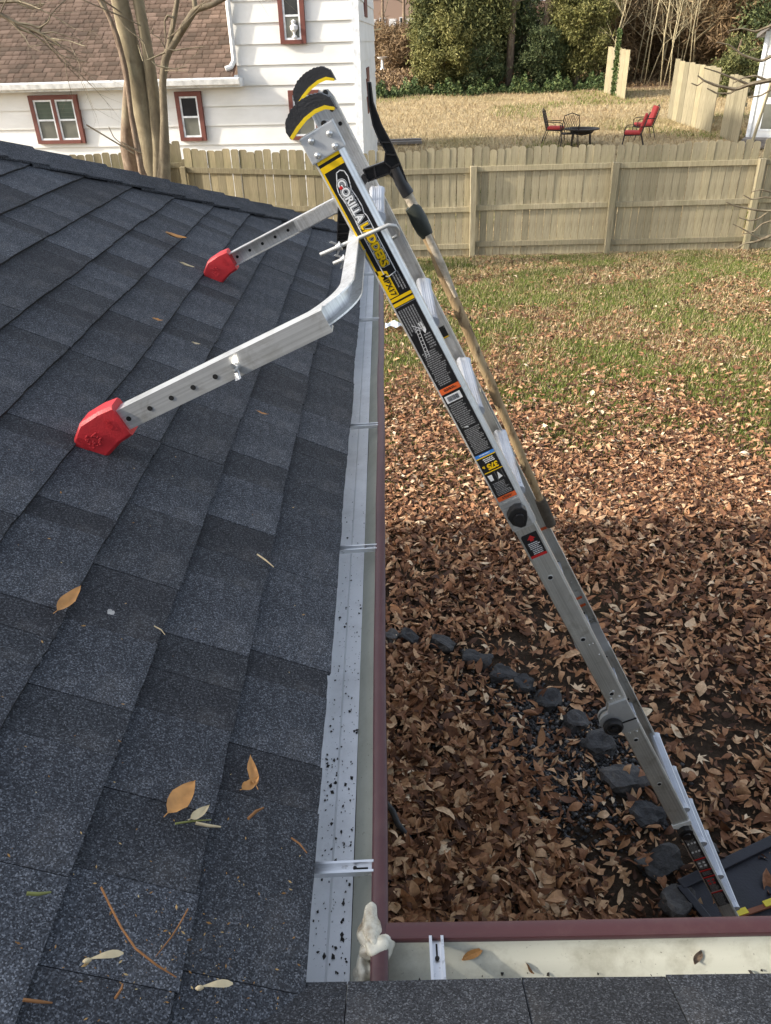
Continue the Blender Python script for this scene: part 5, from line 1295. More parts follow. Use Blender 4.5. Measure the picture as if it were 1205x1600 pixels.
evergreen(902, 2.6, 3.9, 37.4, 'ev_yellow', 'yellowish drooping evergreen right of the far house', 100, 80, .15, .35, seed=7)
evergreen(880, 2.6, 4.6, 40.4, 'ev_olive', 'tall evergreen behind the yellowish drooping one', 90, 75, .16, .2, seed=8)
evergreen(672, 2.0, 4.6, 43.0, 'ev_olive', 'evergreen at the left end of the row, near the street gap', 60, 70, .17, .2, seed=9)
evergreen(1035, 4.4, 4.8, 44.0, 'ev_olive', 'olive tree mass behind the thin pale saplings', 120, 80, .19, seed=10)
evergreen(1110, 4.2, 5.0, 42.0, 'ev_yellow', 'yellow-green tree behind the widest fence panel', 120, 80, .18, seed=11)
evergreen(965, 3.2, 4.6, 42.0, 'ev_olive', 'olive tree behind the farthest fence panel', 90, 75, .17, seed=12)
evergreen(1180, 5.0, 5.4, 40.0, 'ev_olive', 'olive tree behind the white shed', 130, 80, .19, seed=13)
evergreen(1150, 2.4, 2.0, 33.0, 'ev_olive', 'low green bush between fence panel and shed', 60, 60, .13, -.1, name='evergreen_bush', cat='bush', seed=14)
evergreen(1250, 6, 6.4, 36.0, 'ev_dark', 'dark tree beyond the right edge of the picture', 90, 60, .2, seed=15)
# trunks standing among the evergreens
def dtree(px, Y, h, r0, label, lean=0, twigs=True):
    d = ray(px, 100); x = d[0]/d[1]*Y; z = terr(x, Y); r = empty('woodland_tree', (x, Y, z), 0, label, 'tree')
    m = MB(); m.tube([(0, 0, -.2), (lean*.3, 0, h*.35), (lean*.6, 0, h*.7), (lean, 0, h)], [r0, r0*.85, r0*.7, r0*.4], 8); smoothobj(m.build('trunk', M['bark_rough'], r))
    m = MB()
    for k in range(9): limb_tree(m, (lean*.5, 0, h*random.uniform(.4, .95)), (random.gauss(0, 1), random.gauss(0, .6), .5), h*.28, r0*.3, 2, 3, .5)
    tag(m.build('branches', M['bark_twig'], r), kind='stuff')
dtree(797, 37.5, 7, .17, 'dark upright trunk left of the far white house'); dtree(848, 37.8, 7, .21, 'thick dark trunk at the right side of the far white house', .3); dtree(822, 39, 6.5, .09, 'thin dark trunk in front of the far white house')
for i, (px, Y, w, h) in enumerate(((1000, 40.5, 3.2, 4.6), (1060, 39.5, 3.4, 4.8), (1115, 38.5, 3.2, 4.8), (965, 39.5, 2.4, 3.6), (1160, 37.5, 3.0, 4.4))):
    evergreen(px, w, h, Y, 'brush', ['brown twiggy thicket bush behind the gap between the fence panels', 'brown twiggy thicket bush behind the left end of the widest fence panel', 'brown twiggy thicket bush behind the right end of the widest fence panel', 'brown twiggy thicket bush right behind the ivy covered fence panel', 'brown twiggy thicket bush behind the shed roof'][i], 60, 40, .16, .1, name='thicket_bush', cat='bush', trunk=.03, seed=50+i)
# thin pale saplings
sap_protos = []
for k in range(5):
    mt = MB(); h = random.uniform(5, 6.5); wob = [random.gauss(0, .10) for _ in range(4)]; mt.tube([(0, 0, -.1), (wob[0], wob[1], h*.3), (wob[2], 0, h*.65), (wob[3]*2, wob[1], h)], [.026, .022, .017, .006], 5)
    mb = MB()
    for j in range(9): zz = h*random.uniform(.22, .95); limb_tree(mb, (wob[0]*.8, 0, zz), (random.gauss(0, 1), random.gauss(0, 1), 1.2), 1.1, .009, 2, 3, .5, 3, .4)
    sap_protos.append((mesh('trunk', mt.V, mt.F, M['bark_pale'], True), mesh('branches', mb.V, mb.F, M['bark_pale'])))
for i in range(26):
    px = random.uniform(985, 1150) if i < 21 else random.uniform(930, 990); Y = random.uniform(35.5, 40); d = ray(px, 130); x = d[0]/d[1]*Y
    r = empty('sapling', (x, Y, terr(x, Y)), random.uniform(0, 6.3), 'thin pale bare sapling in the thicket behind the fence panels', 'sapling', 'saplings behind the fence panels'); r.rotation_euler = (random.gauss(0, .05), random.gauss(.05, .06), random.uniform(0, 6.3)) if i % 2 else (0, random.gauss(.04, .05), 0)
    a, b2 = random.choice(sap_protos); link('trunk', a, r); link('branches', b2, r)
# small orange leaf clusters still hanging on a sapling
d = ray(1062, 8); p = d*(36.0/d[1]); 
# brown hedge and vine tangle along the street gap
for i, (px, Y, w, h, mat) in enumerate(((585, 58, 3.4, 2.3, 'brush'), (612, 56, 3.4, 2.1, 'brush'), (640, 54, 3.6, 2.2, 'brush'), (560, 60, 3.2, 2.2, 'brush'))):
    evergreen(px, w, h, Y, mat, ['brown leafless hedge bush below the parked car', 'brown leafless hedge bush in the middle of the street gap', 'brown leafless hedge bush beside the evergreens', 'brown leafless hedge bush behind the house corner'][i], 80, 70, .13, -.1, name='hedge_bush', cat='bush', trunk=.05, seed=30+i)
dtree(600, 62, 6.5, .12, 'bare brown tree hanging over the street gap')
dtree(575, 66, 6.5, .12, 'bare brown tree right behind the house corner')
dtree(632, 70, 7.5, .14, 'bare brown tree in front of the brick building')
# woods behind everything
C = []
for i in range(420):
    x = rng.uniform(5, 60); y = rng.uniform(62, 78); z = terr(x, y)+rng.uniform(.3, 9); C.append(np.array([x, y, z])+rng.normal(size=(110, 3))*.7)
for i in range(300):
    x = rng.uniform(11, 40); y = rng.uniform(46, 56); z = terr(x, y)+rng.uniform(.2, 7); C.append(np.array([x, y, z])+rng.normal(size=(120, 3))*.55)
for i in range(90):
    x = rng.uniform(3.6, 6.4); y = rng.uniform(46, 52); z = terr(x, y)+rng.uniform(.2, 5.5); C.append(np.array([x, y, z])+rng.normal(size=(60, 3))*.45)
tag(link('far_woods', npmesh('far_woods', quads(np.concatenate(C), .17, 0, 2.4), 4, M['ev_olive'], False, FQ)), 'mass of olive green woods behind the evergreens', kind='stuff')
C = []
for i in range(260):
    x = rng.uniform(-70, 6) if rng.random() < .5 else rng.uniform(6, 30); y = rng.uniform(125, 140) if x < 6 else rng.uniform(80, 100); z = terr(x, y)+rng.uniform(.3, 14); C.append(np.array([x, y, z])+rng.normal(size=(50, 3))*1.0)
tag(link('far_thicket', npmesh('far_thicket', quads(np.concatenate(C), .4), 4, M['brush'], False, FQ)), 'mass of brown bare thicket beyond the street', kind='stuff')
# ivy along the far edge of the field
N = 14000; px = rng.uniform(575, 945, N); C = []
for q in px:
    Y = 35.2+rng.random()*1.9+.25*math.sin(q*.05); d = ray(q, 140); x = d[0]/d[1]*Y; C.append((x, Y, terr(x, Y)+rng.random()**2*.34*(1+.6*math.sin(q*.11)+.4*math.sin(q*.37))))
tag(link('ivy', npmesh('ivy', quads(np.array(C), .075, 0, 1.3, .6), 4, M['ivy'], False, FQ)), 'strip of low green ivy along the far edge of the field', kind='stuff')
C = []
for i in range(900):
    t_ = .42+.05*rng.normal(); z = rng.random()*2.2; p = pA0+(pA1-pA0)*t_; C.append((p[0], p[1]-.06-.05*rng.random(), p[2]+z))
iv = tag(link('climbing_ivy_strand', npmesh('climbing_ivy', quads(np.array(C), .09, 0, 1.2), 4, M['ivy'], False, FQ)), 'narrow strip of ivy climbing the farthest fence panel', 'ivy')
# ---- grass
def blades(C, h, w, lean=.5):
    N = len(C); a = rng.uniform(0, 2*PI, N); hh = h*rng.uniform(.5, 1.3, N); ln = lean*hh*rng.uniform(.2, 1.2, N)
    dx, dy = np.cos(a), np.sin(a); side = np.stack([-dy, dx, np.zeros(N)], 1)*(w/2); tip = C+np.stack([dx*ln, dy*ln, hh], 1)
    return np.stack([C-side, C+side, tip], 1)
def field_pts(n, y0, y1, fn, xm=(-.12, .62)):
    out = []
    while len(out) < n:
        y = y0+(y1-y0)*math.sqrt(rng.random()) if y0 < 14 else rng.uniform(y0, y1); x = rng.uniform(xm[0]*y-.6, xm[1]*y)
        if rng.random() < fn(x, y): out.append((x, y, terr(x, y)+(gnoise(x, y) if y > 3 else 0)))
    return np.array(out)
def gpatch(x, y):
    n = mnoise.noise((x*.7, y*.7, 8))+.7*mnoise.noise((x*1.9, y*1.9, 2)); k = min(1, max(0, (y-4.6)/3))
    k2 = 1.0 if x > 2.5 or y > 10 else .75
    return min(1, max(0, (n+.20)*1.8))*k*k2+.10*k
P = field_pts(190000, 4.5, 14.7, gpatch); tag(link('grass', npmesh('grass', blades(P, .048, .009), 3, M['grass'], False, [(0, 1, 2)])), 'green grass growing up between the fallen leaves', kind='stuff')
P = field_pts(80000, 5.5, 14.75, lambda x, y: (.45+.3*(y > 14.2))*min(1, max(0, (y-5)/5))); tag(link('dry_grass', npmesh('dry_grass', blades(P, .060, .009, .9), 3, M['straw'], False, [(0, 1, 2)])), 'dry tan grass in the yard', kind='stuff')
P = field_pts(60000, 15.0, 35.5, lambda x, y: 1, (-.05, .5)); tag(link('dry_grass', npmesh('dry_grass', blades(P, .10, .018, 1.3), 3, M['straw'], False, [(0, 1, 2)])), 'dry tan grass covering the field behind the fence', kind='stuff')
P = field_pts(9000, 15.0, 35.0, lambda x, y: min(1, max(0, (mnoise.noise((x*.3, y*.45, 5))-.15)*3)), (-.05, .5)); tag(link('grass', npmesh('grass', blades(P, .10, .02, .8), 3, M['grass'], False, [(0, 1, 2)])), 'green patches in the field behind the fence', kind='stuff')
# ------------------------------------------------------------------ fallen leaves
def leaf_shapes(kind=0):
    # outline half widths along the length, folded and curled later
    t = np.array([0, .18, .42, .68, .88, 1.0]); w = np.array([.02, .17, .22, .17, .08, .0]) if kind == 0 else np.array([.02, .26, .30, .24, .12, .0])
    return t, w
LF = [(0, 1, 4, 3), (1, 2, 5, 4), (3, 4, 7, 6), (4, 5, 8, 7), (6, 7, 10, 9), (7, 8, 11, 10), (9, 10, 13, 12), (10, 11, 14, 13)]
def leaf_verts(N, size, rg, curl=1.0):
    """(N,15,3) local leaves with stems at the origin, along +x"""
    L = size*np.clip(rg.normal(1.0, .33, N), .35, 1.8); t = np.linspace(0, 1, 5); W = np.array([.03, .19, .235, .15, .0])
    wid = np.where(rg.random(N) < .16, rg.uniform(1.1, 1.5, N), rg.uniform(.6, 1.1, N)); bend = rg.normal(0, 1.0, N)*curl; fold = rg.uniform(.0, 1.5, N)*curl; tw = rg.normal(0, .5, N)*curl
    V = np.zeros((N, 15, 3))
    for i in range(5):
        ang = bend*(t[i]-.5)*1.6
        x = (t[i]-.5)*L*np.cos(ang*.5); z = np.abs(bend)*(t[i]-.5)**2*L*.75*np.sign(bend)
        for j, s in enumerate((-1, 0, 1)):
            ww = W[i]*L*wid*s*np.clip(1+rg.normal(0, .13, N)*abs(s), .5, 1.5); f = fold; ty = tw*(t[i]-.5)
            yy = ww*np.cos(f*.7); zz = np.abs(ww)*np.sin(f*.7)
            V[:, i*3+j, 0] = x; V[:, i*3+j, 1] = yy*np.cos(ty)-zz*np.sin(ty); V[:, i*3+j, 2] = z+yy*np.sin(ty)+zz*np.cos(ty)
    return V
def orient(V, C, rg, tilt=.35, lift=.012):
    N = len(V); a = rg.uniform(0, 2*PI, N); tx = rg.normal(0, tilt, N); ty = rg.normal(0, tilt, N); flip = np.where(rg.random(N) < .5, 1, -1)
    V = V.copy(); V[:, :, 2] *= flip[:, None]
    cx, sx_ = np.cos(tx)[:, None], np.sin(tx)[:, None]; y = V[:, :, 1]*cx-V[:, :, 2]*sx_; z = V[:, :, 1]*sx_+V[:, :, 2]*cx
    cy, sy_ = np.cos(ty)[:, None], np.sin(ty)[:, None]; x = V[:, :, 0]*cy+z*sy_; z = -V[:, :, 0]*sy_+z*cy
    ca, sa = np.cos(a)[:, None], np.sin(a)[:, None]; X = x*ca-y*sa; Y = x*sa+y*ca
    z = z-z.min(1)[:, None]*.8
    return np.stack([X+C[:, 0:1], Y+C[:, 1:2], z+C[:, 2:3]+lift], 2)
def bed(x, y):      # inside the stone edged bed
    return False
def bare_near(x, y):  # how much soil shows instead of leaves
    n = mnoise.noise((x*1.1, y*1.1, 4)); s = 1.0
    if y < 6.5:
        d = (x-.75)-(3.9-y)*.42
        # dark bare band just outside the stone edging
        if .25 < d < 1.15 and y < 4.6: s = .32+.5*n
        elif -.55 < d <= .25 and y < 4.1 and x > .05: s = .13+.3*n
        elif d > 1.15: s = .55+.3*n
    if x < .5 and y < 4.9 and y > 4.0: s = .5+.4*n
    return s
def leaf_points(n, y0, y1, dens):
    out = []
    while len(out) < n:
        y = y0+(y1-y0)*rng.random(); x = rng.uniform(-.9, .66*y+.6)
        if rng.random() < dens(x, y): out.append((x, y, GZ+(gnoise(x, y) if y > 3 else 0)+rng.random()*.03))
    return np.array(out)
near_d = lambda x, y: bare_near(x, y)
far_d = lambda x, y: max(.13, (1.0-max(0, (y-5.2)/3.6)*.85))*(.55+.5*mnoise.noise((x*.6, y*.6, 1)))*(1-.8*min(1, gpatch(x, y)*1.3))
P1 = leaf_points(23000, 1.2, 5.6, near_d); P2 = leaf_points(42000, 5.3, 14.7, far_d)
V = np.concatenate([orient(leaf_verts(len(P1), .074, rng), P1, rng, .38), orient(leaf_verts(len(P2), .060, rng, .8), P2, rng, .24, .006)])
P4 = leaf_points(16000, 1.2, 9.0, lambda x, y: .6)
V4 = orient(leaf_verts(len(P4), .034, rng), P4, rng, .4, .004)
V = np.concatenate([V, V4])
# lobed leaves mixed in
def lobes(N, size):
    V = np.zeros((N, 12, 3)); sz = size*rng.uniform(.6, 1.4, N); fold = rng.uniform(0, .8, N)
    ang = np.array([-.5, -.25, .25, .55, .95, 1.35, 1.75, 2.15, 2.55, 2.9, 3.6])*1.0; rad = np.array([.05, .42, .22, .52, .24, .60, .24, .52, .22, .42, .05])
    for j in range(11):
        r = rad[j]*sz*np.clip(1+rng.normal(0, .15, N), .6, 1.4); V[:, j+1, 0] = r*math.cos(ang[j]-1.35); V[:, j+1, 1] = r*math.sin(ang[j]-1.35); V[:, j+1, 2] = fold*r*rng.uniform(.1, .8, N)
    return V
P5 = leaf_points(2600, 1.2, 9.0, lambda x, y: bare_near(x, y)); V5 = orient(lobes(len(P5), .085), P5, rng, .3, .022)
tag(link('fallen_leaves', npmesh('fallen_leaves', V5, 12, M['leaf'], False, [(0, k, k+1) for k in range(1, 11)])), 'lobed brown leaves mixed into the leaf carpet', kind='stuff')
# leaf litter under the far trees
C5 = [(x, y, terr(x, y)+.03) for x, y in zip(rng.uniform(-3, 14, 9000), rng.uniform(36.3, 54, 9000))]
tag(link('fallen_leaves', npmesh('fallen_leaves', quads(np.array(C5), .11, 0, 1.5, 1.5), 4, M['brush'], False, FQ)), 'brown leaf litter on the ground under the far trees', kind='stuff')
tag(link('fallen_leaves', npmesh('fallen_leaves', V, 15, M['leaf'], False, LF)), 'carpet of brown fallen leaves over the yard', kind='stuff')
# lobed leaves and the nearest single leaves are objects of their own
protos = []
rg2 = np.random.default_rng(3)
for k in range(7):
    v = leaf_verts(1, .098, rg2, 1.0)[0]; protos.append(mesh('fallen_leaf', v, LF, M['leaf_obj'], False))
def lobed(size):
    pts = []; 
    for i in range(20):
        a = 2*PI*i/20; r = size*(.42 if i % 4 == 2 else (.26 if i % 4 == 0 else .30)); r *= 1.35 if 3 < i < 7 else 1
        pts.append((math.cos(a)*r*.9, math.sin(a)*r, .012*math.sin(a*3)+.3*r*r/size))
    V = [(0, 0, .0)]+pts; return mesh('fallen_leaf', V, [(0, 1+i, 1+(i+1) % 20) for i in range(20)], M['leaf_obj'])
def oakleaf(size):
    prof = [(.0, .03), (.12, .16), (.20, .10), (.34, .42), (.42, .16), (.58, .40), (.66, .14), (.80, .24), (1.0, .02)]
    L_ = [((t-.5)*size, w*size*.8, .02*math.sin(t*6)+.03*w) for t, w in prof]; R_ = [(x, -y, z) for x, y, z in L_]; M_ = [(x, 0, z-.008) for x, y, z in L_]; n = len(prof)
    return mesh('fallen_leaf', L_+M_+R_, [(i, n+i, n+i+1, i+1) for i in range(n-1)]+[(n+i, 2*n+i, 2*n+i+1, n+i+1) for i in range(n-1)], M['leaf_obj'])
protos += [oakleaf(.14), oakleaf(.12), oakleaf(.11)]
P3 = leaf_points(260, 1.5, 4.3, near_d)
for x, y, z in P3:
    o = link('fallen_leaf', random.choice(protos)); o.location = (x, y, z+.035+random.random()*.015); o.rotation_euler = (random.gauss(0, .28), random.gauss(0, .28), random.uniform(0, 6.3)); s = random.uniform(.75, 1.15); o.scale = (s, s, s)
    tag(o, 'curled brown dead leaf lying on the leaf carpet below the roof edge', 'leaf', 'single leaves on top of the leaf carpet')
# ------------------------------------------------------------------ stones, gravel, mat, hose, paper
rocks = [(612, 1000, .13, .10), (640, 1000, .16, .11), (692, 1008, .19, .12), (746, 1034, .22, .12), (786, 1056, .17, .12), (818, 1073, .15, .12), (856, 1095, .19, .15), (898, 1128, .15, .14), (936, 1165, .21, .17), (976, 1218, .18, .22), (1012, 1277, .15, .17), (1030, 1350, .15, .21), (1060, 1410, .16, .18)]
for i, (px, py, a, b2) in enumerate(rocks):
    p = on_z(px, py, GZ+.024); bm = bmesh.new(); bmesh.ops.create_icosphere(bm, subdivisions=3, radius=1)
    for v in bm.verts:
        c = v.co.copy(); k = 1+.45*mnoise.noise(c*1.4+Vector((i*7.1, 0, 0)))+.16*mnoise.noise(c*4+Vector((0, i*3.3, 0)))
        c = Vector((max(-.8, min(.8, c.x)), max(-.8, min(.8, c.y)), max(-.5, min(.62, c.z))))*k; v.co = Vector((c.x*a*.52, c.y*b2*.60, c.z*.078))
    me = bpy.data.meshes.new('edging_stone'); bm.to_mesh(me); bm.free(); me.materials.append(M['rock'])
    o = link('edging_stone', me, None, tuple(p)); o.rotation_euler = (random.gauss(0, .1), random.gauss(0, .1), -.7+i*.12 if i < 9 else 2.0+random.gauss(0, .2))
    tag(o, ['dark stone at the far left end of the bed edging, by the gutter', 'second stone from the gutter in the curved bed edging', 'third stone from the gutter in the curved bed edging', 'fourth stone from the gutter in the bed edging', 'fifth stone from the gutter in the bed edging', 'rounded stone left of the gravel in the bed edging', 'squarish bluish stone above the gravel', 'pale streaked stone left of the ladder hinge', 'broad stone just below the ladder hinge', 'smooth slate stone left of the ladder rail, largest of the edging', 'small stone below the smooth slate one, left of the lower ladder', 'pointed dark stone beside the black mat corner', 'dark stone nearest the bottom gutter, left of the black mat'][i], 'stone', 'stones edging the leaf bed')
C = []
while len(C) < 5200:
    px = rng.normal(860, 85); py = rng.normal(1165, 75)
    if (py-1090) < (px-800)*.55-40 and False: continue
    if py > 1000 and px < 1080 and (py-1010) > (px-640)*.42-30: C.append(on_z(px, py, GZ+.004+rng.random()*.012))
C = np.array(C); N = len(C); oct_ = np.array([(1, 0, 0), (0, 1, 0), (-1, 0, 0), (0, -1, 0), (0, 0, .8), (0, 0, -.8)]); s = (.009*rng.uniform(.5, 1.9, N))
V = oct_[None]*s[:, None, None]*(1+.35*rng.normal(size=(N, 6, 1))*.6)+C[:, None, :]
tag(link('gravel', npmesh('gravel', V, 6, M['gravel'], False, [(0, 1, 4), (1, 2, 4), (2, 3, 4), (3, 0, 4), (1, 0, 5), (2, 1, 5), (3, 2, 5), (0, 3, 5)])), 'dark gravel showing between the stones and leaves', kind='stuff')
mt = empty('rubber_mat', (1.75, 2.2, GZ), 0, 'dark navy rubber mat with raised rim under the ladder foot', 'mat')
zm = GZ+.06
q = [on_z(945+0*0, 1400, zm), ]
c0 = on_z(1078, 1378, zm); c1 = on_z(1240, 1300, zm); dd = (c1-c0)/np.linalg.norm(c1-c0); pp = np.array([dd[1], -dd[0], 0]); cA = c0-dd*.06; cB = c0+dd*1.5; cC = cB+pp*.8; cD = cA+pp*.8
mi = Matrix.Translation(-Vector(mt.location))
m = MB(); m.prism([np.array([p[0], p[1], GZ+.01]) for p in (cA, cB, cC, cD)][::-1], (0, 0, .05)); o = m.build('sheet', M['navy'], mt, False, .008); o.matrix_parent_inverse = mi
m = MB(); m.bar((cA[0], cA[1], GZ+.068), (cB[0], cB[1], GZ+.068), .05, .03); m.bar((cA[0], cA[1], GZ+.066), (cD[0], cD[1], GZ+.066), .04, .028); o = m.build('rim', M['navy'], mt, False, .006); o.matrix_parent_inverse = mi
e0 = on_z(1150, 1432, GZ+.075); e1 = on_z(1230, 1405, GZ+.075)
m = MB(); m.bar(e0, e1+(e1-e0)*2, .022, .012); o = m.build('dark_strap', M['wood_brown'], mt); o.matrix_parent_inverse = mi
m = MB(); 
for a, b2 in ((.0, .22), (.55, 1.1)): m.bar(e0+(e1-e0)*a+np.array([0, .008, .008]), e0+(e1-e0)*b2+np.array([0, .008, .008]), .028, .006)
o = m.build('yellow_tape', M['tape'], mt); o.matrix_parent_inverse = mi
m = MB(); pts = [on_z(px, py, GZ+h) for px, py, h in ((570, 1235, .04), (600, 1250, .08), (614, 1268, .10), (622, 1288, .08), (640, 1310, .03), (625, 1350, .02), (600, 1400, .03), (588, 1440, .03))]; m.tube(pts, .017, 10)
tag(smoothobj(m.build('hose', M['hose']), 60), 'black corrugated hose poking out of the leaves beside the gutter', 'hose')
m = MB(); m.tube([(-.45, .35, -1.05), (-.30, .55, -1.3), (-.33, .58, -3.45)], .02, 6) if False else None
bm = bmesh.new(); bmesh.ops.create_grid(bm, x_segments=7, y_segments=5, size=.11)
for v in bm.verts: v.co.z = .05*mnoise.noise(v.co*14)+.04; v.co.x *= 1.15
me = bpy.data.meshes.new('crumpled_paper'); bm.to_mesh(me); bm.free(); me.materials.append(M['paper']); pq = on_z(616, 516, GZ)
tag(link('crumpled_paper', me, None, (pq[0], pq[1], GZ+.04)), 'crumpled white paper lying in the yard beside the gutter', 'paper')
# ------------------------------------------------------------------ things lying on the roof
def roof_frame(px, py, n=.026):
    d = ray(px, py); k = (EZ+EX*.5+ n*1.118)/(d[2]+.5*d[0]); return d*k
Rm = Matrix(((-CT, 0, ST), (0, 1, 0), (ST, 0, CT)))  # columns: up-slope, along, normal
def on_roof(me, px, py, name, label, cat, rot, s=1.0, n=.024, tilt=(0, 0)):
    o = link(name, me); p = roof_frame(px, py, n)
    rm = Rm.to_4x4() @ Matrix.Rotation(rot, 4, 'Z') @ Matrix.Rotation(tilt[0], 4, 'X') @ Matrix.Rotation(tilt[1], 4, 'Y')
    o.matrix_world = Matrix.Translation(Vector(p)) @ rm @ Matrix.Scale(s, 4); return tag(o, label, cat)
def one_leaf(L_, w, bend, fold, mat, seed=0, stem=True):
    t = np.linspace(0, 1, 9); W_ = np.sin(np.clip(t, 0, 1)**.8*PI)**.85*w; V = []; rgx = np.random.default_rng(seed)
    for i in range(9):
        for s in (-1, -.5, 0, .5, 1):
            j = rgx.normal(0, .04)*w if abs(s) == 1 else 0
            V.append(((t[i]-.5)*L_, W_[i]*s+j, bend*(t[i]-.5)**2*4*L_+abs(W_[i]*s)*fold+rgx.normal(0, .0006)))
    F = [(i*5+k, i*5+k+1, i*5+5+k+1, i*5+5+k) for i in range(8) for k in range(4)]
    if stem:
        n = len(V); V += [(-.5*L_, -.0007, bend*L_), (-.5*L_, .0007, bend*L_), (-.66*L_, .0006, bend*L_+.003), (-.66*L_, -.0006, bend*L_+.003)]; F.append((n, n+1, n+2, n+3))
    return mesh('leaf', V, F, mat, True)
# rotation: 0 points up the slope (left in the picture), pi/2 points away from the camera
on_roof(one_leaf(.070, .010, .08, .5, M['leaf_tan'], 1), 107, 938, 'leaf', 'narrow tan leaf lying highest on the near roof slope, below the red foot', 'leaf', 1.75, n=.028)
on_roof(one_leaf(.062, .0135, .05, .25, M['leaf_tan'], 2), 283, 1246, 'leaf', 'broad orange tan leaf beside the thin green stalk', 'leaf', 1.95, n=.028)
on_roof(one_leaf(.034, .006, .15, .5, M['leaf_pale'], 7), 311, 1272, 'leaf', 'small withered leaf bit at the tip of the broad orange leaf', 'leaf', 2.2, n=.026)
on_roof(one_leaf(.050, .0075, .15, .6, M['leaf_tan'], 3), 393, 1208, 'leaf', 'curled tan leaf pointing away on the lowest shingle course', 'leaf', 1.25, n=.028)
on_roof(one_leaf(.034, .007, .2, .6, M['leaf_tan'], 4), 389, 1228, 'leaf', 'folded tan leaf piece lying across the curled leaf', 'leaf', 2.2, n=.031)
on_roof(one_leaf(.085, .016, .12, .5, M['leaf_tan'], 5), 274, 371, 'leaf', 'lone tan leaf far up the roof, above the far red foot', 'leaf', 2.5, n=.03)
on_roof(one_leaf(.05, .009, .12, .6, M['leaf_pale'], 6), 292, 416, 'leaf', 'pale curled leaf beside the far red foot', 'leaf', 2.8, n=.03)
on_roof(one_leaf(.03, .006, .1, .4, M['leaf_tan'], 8), 246, 500, 'leaf', 'tiny tan leaf bit in the middle of the upper roof', 'leaf', 2.6)
on_roof(one_leaf(.026, .005, .1, .4, M['leaf_pale'], 9), 306, 537, 'leaf', 'tiny pale leaf bit between the two stabiliser arms', 'leaf', 2.6)
on_roof(one_leaf(.032, .004, .1, .4, M['leaf_tan'], 12), 410, 646, 'leaf', 'slim tan leaf bit below the near stabiliser arm', 'leaf', 2.9)
def samara():
    m = MB(); m.tube([(-.0150, 0, .002), (-.0125, 0, .0024), (-.0095, 0, .0028), (-.0065, 0, .003)], [.0008, .0026, .0028, .0014], 8); V = []
    t = np.linspace(0, 1, 7); w = np.array([.0015, .003, .0055, .0075, .0085, .007, .002])
    P = [((-.008+t[i]*.034), w[i]*.5-.001-w[i]*.5*k, .003+.003*math.sin(t[i]*3)) for k in (0, 2) for i in range(7)]
    n = len(m.V); m.V += [tuple(p) for p in P]; m.F += [(n+i, n+i+1, n+8+i, n+7+i) for i in range(6)]; m.I += [0]*6
    return mesh('maple_seed', m.V, m.F, M['leaf_pale'], True)
on_roof(samara(), 152, 1500, 'maple_seed', 'pale winged maple seed at the lower left, left of the bent twig', 'seed', 2.75, 1.0, .026)
on_roof(samara(), 326, 1544, 'maple_seed', 'pale winged maple seed nearest the bottom edge of the roof', 'seed', .45+2.4, 1.0, .030)
def rtube(pts, r, mat, name, label, cat='twig', n=.026):
    m = MB(); P = [roof_frame(a, b2, n) for a, b2 in pts]; rr = [r]*len(P); rr[-1] = r*.5
    m.tube(P, rr, 6); return tag(smoothobj(m.build(name, mat), 60), label, cat)
rtube([(158, 1386), (172, 1415), (190, 1450), (212, 1482), (245, 1508), (276, 1527)], .0012, M['twig'], 'twig', 'long bent brown pine needle stalk on the near shingles')
rtube([(294, 1420), (283, 1440), (268, 1464), (243, 1495)], .0010, M['twig'], 'twig', 'shorter brown stalk leaning right of the long bent one')
rtube([(42, 1396), (60, 1397), (80, 1394)], .0022, M['twig_green'], 'twig', 'short thick greenish twig near the left edge')
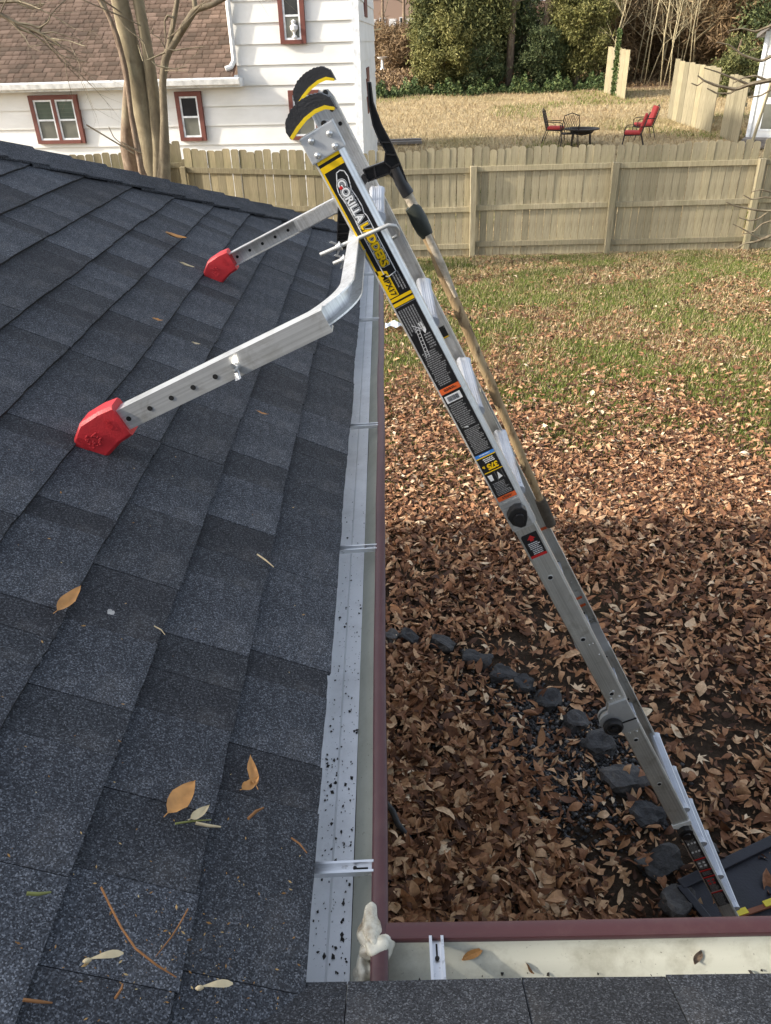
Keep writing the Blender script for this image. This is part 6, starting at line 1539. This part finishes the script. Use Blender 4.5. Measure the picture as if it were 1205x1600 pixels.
rtube([(274, 1287), (300, 1283), (330, 1281)], .0013, M['twig_green'], 'twig', 'thin green stalk by the broad orange leaf')
rtube([(306, 1286), (325, 1290), (345, 1292)], .0022, M['leaf_pale'], 'twig', 'pale crumpled stalk ending at the shingle edge')
rtube([(402, 866), (415, 875), (428, 886)], .0016, M['leaf_pale'], 'twig', 'pale slim stalk in the middle of the roof slope')
rtube([(455, 1309), (468, 1318), (480, 1333)], .0013, M['twig'], 'twig', 'small curved brown stalk close to the gutter')
rtube([(388, 1279), (400, 1268), (412, 1262)], .0022, M['twig'], 'twig', 'dark crooked twig below the curled leaf')
rtube([(36, 1562), (60, 1565), (82, 1567)], .0018, M['twig'], 'twig', 'reddish short twig in the bottom left corner')
rtube([(180, 1560), (190, 1545), (192, 1537)], .0016, M['twig'], 'twig', 'short brown twig beneath the left maple seed')
rtube([(241, 978), (252, 984), (258, 992)], .0010, M['leaf_pale'], 'twig', 'tiny pale thread on the fourth shingle course')
o = on_roof(one_leaf(.013, .006, .1, .2, M['conc'], 15, False), 173, 957, 'stone_chip', 'small grey chip beside the narrow tan leaf', 'chip', .6)
# crumbs caught on the lower courses
V = []
for i in range(230):
    px = random.gauss(310, 120); py = random.gauss(1500, 75)
    if i < 60: px = random.uniform(0, 540); py = random.uniform(700, 1400)
    if px > 480-(1500-py)*.0 or py > 1640: continue
    p = roof_frame(px, py, .022 if px < 420 else .018)
    if p[1] < EY-.25 and py > 1560 and px > 300: continue
    r = random.choice([.0006, .0009, .0013, .0020])*random.uniform(.6, 1.2); a = random.uniform(0, 6.3); q = []
    for k in range(4): v = Rm @ Vector((math.cos(a+k*PI/2)*r*(1.8 if k % 2 else .7), math.sin(a+k*PI/2)*r*(1.8 if k % 2 else .7), 0)); q.append(p+np.array(v))
    V.append(q+[p+np.array(Rm @ Vector((0, 0, r*.9)))])
tag(link('roof_debris', npmesh('roof_debris', np.array(V), 5, M['debris'], False, [(0, 1, 4), (1, 2, 4), (2, 3, 4), (3, 0, 4)])), 'crumbs of bark and seed caught on the near shingles', kind='stuff')
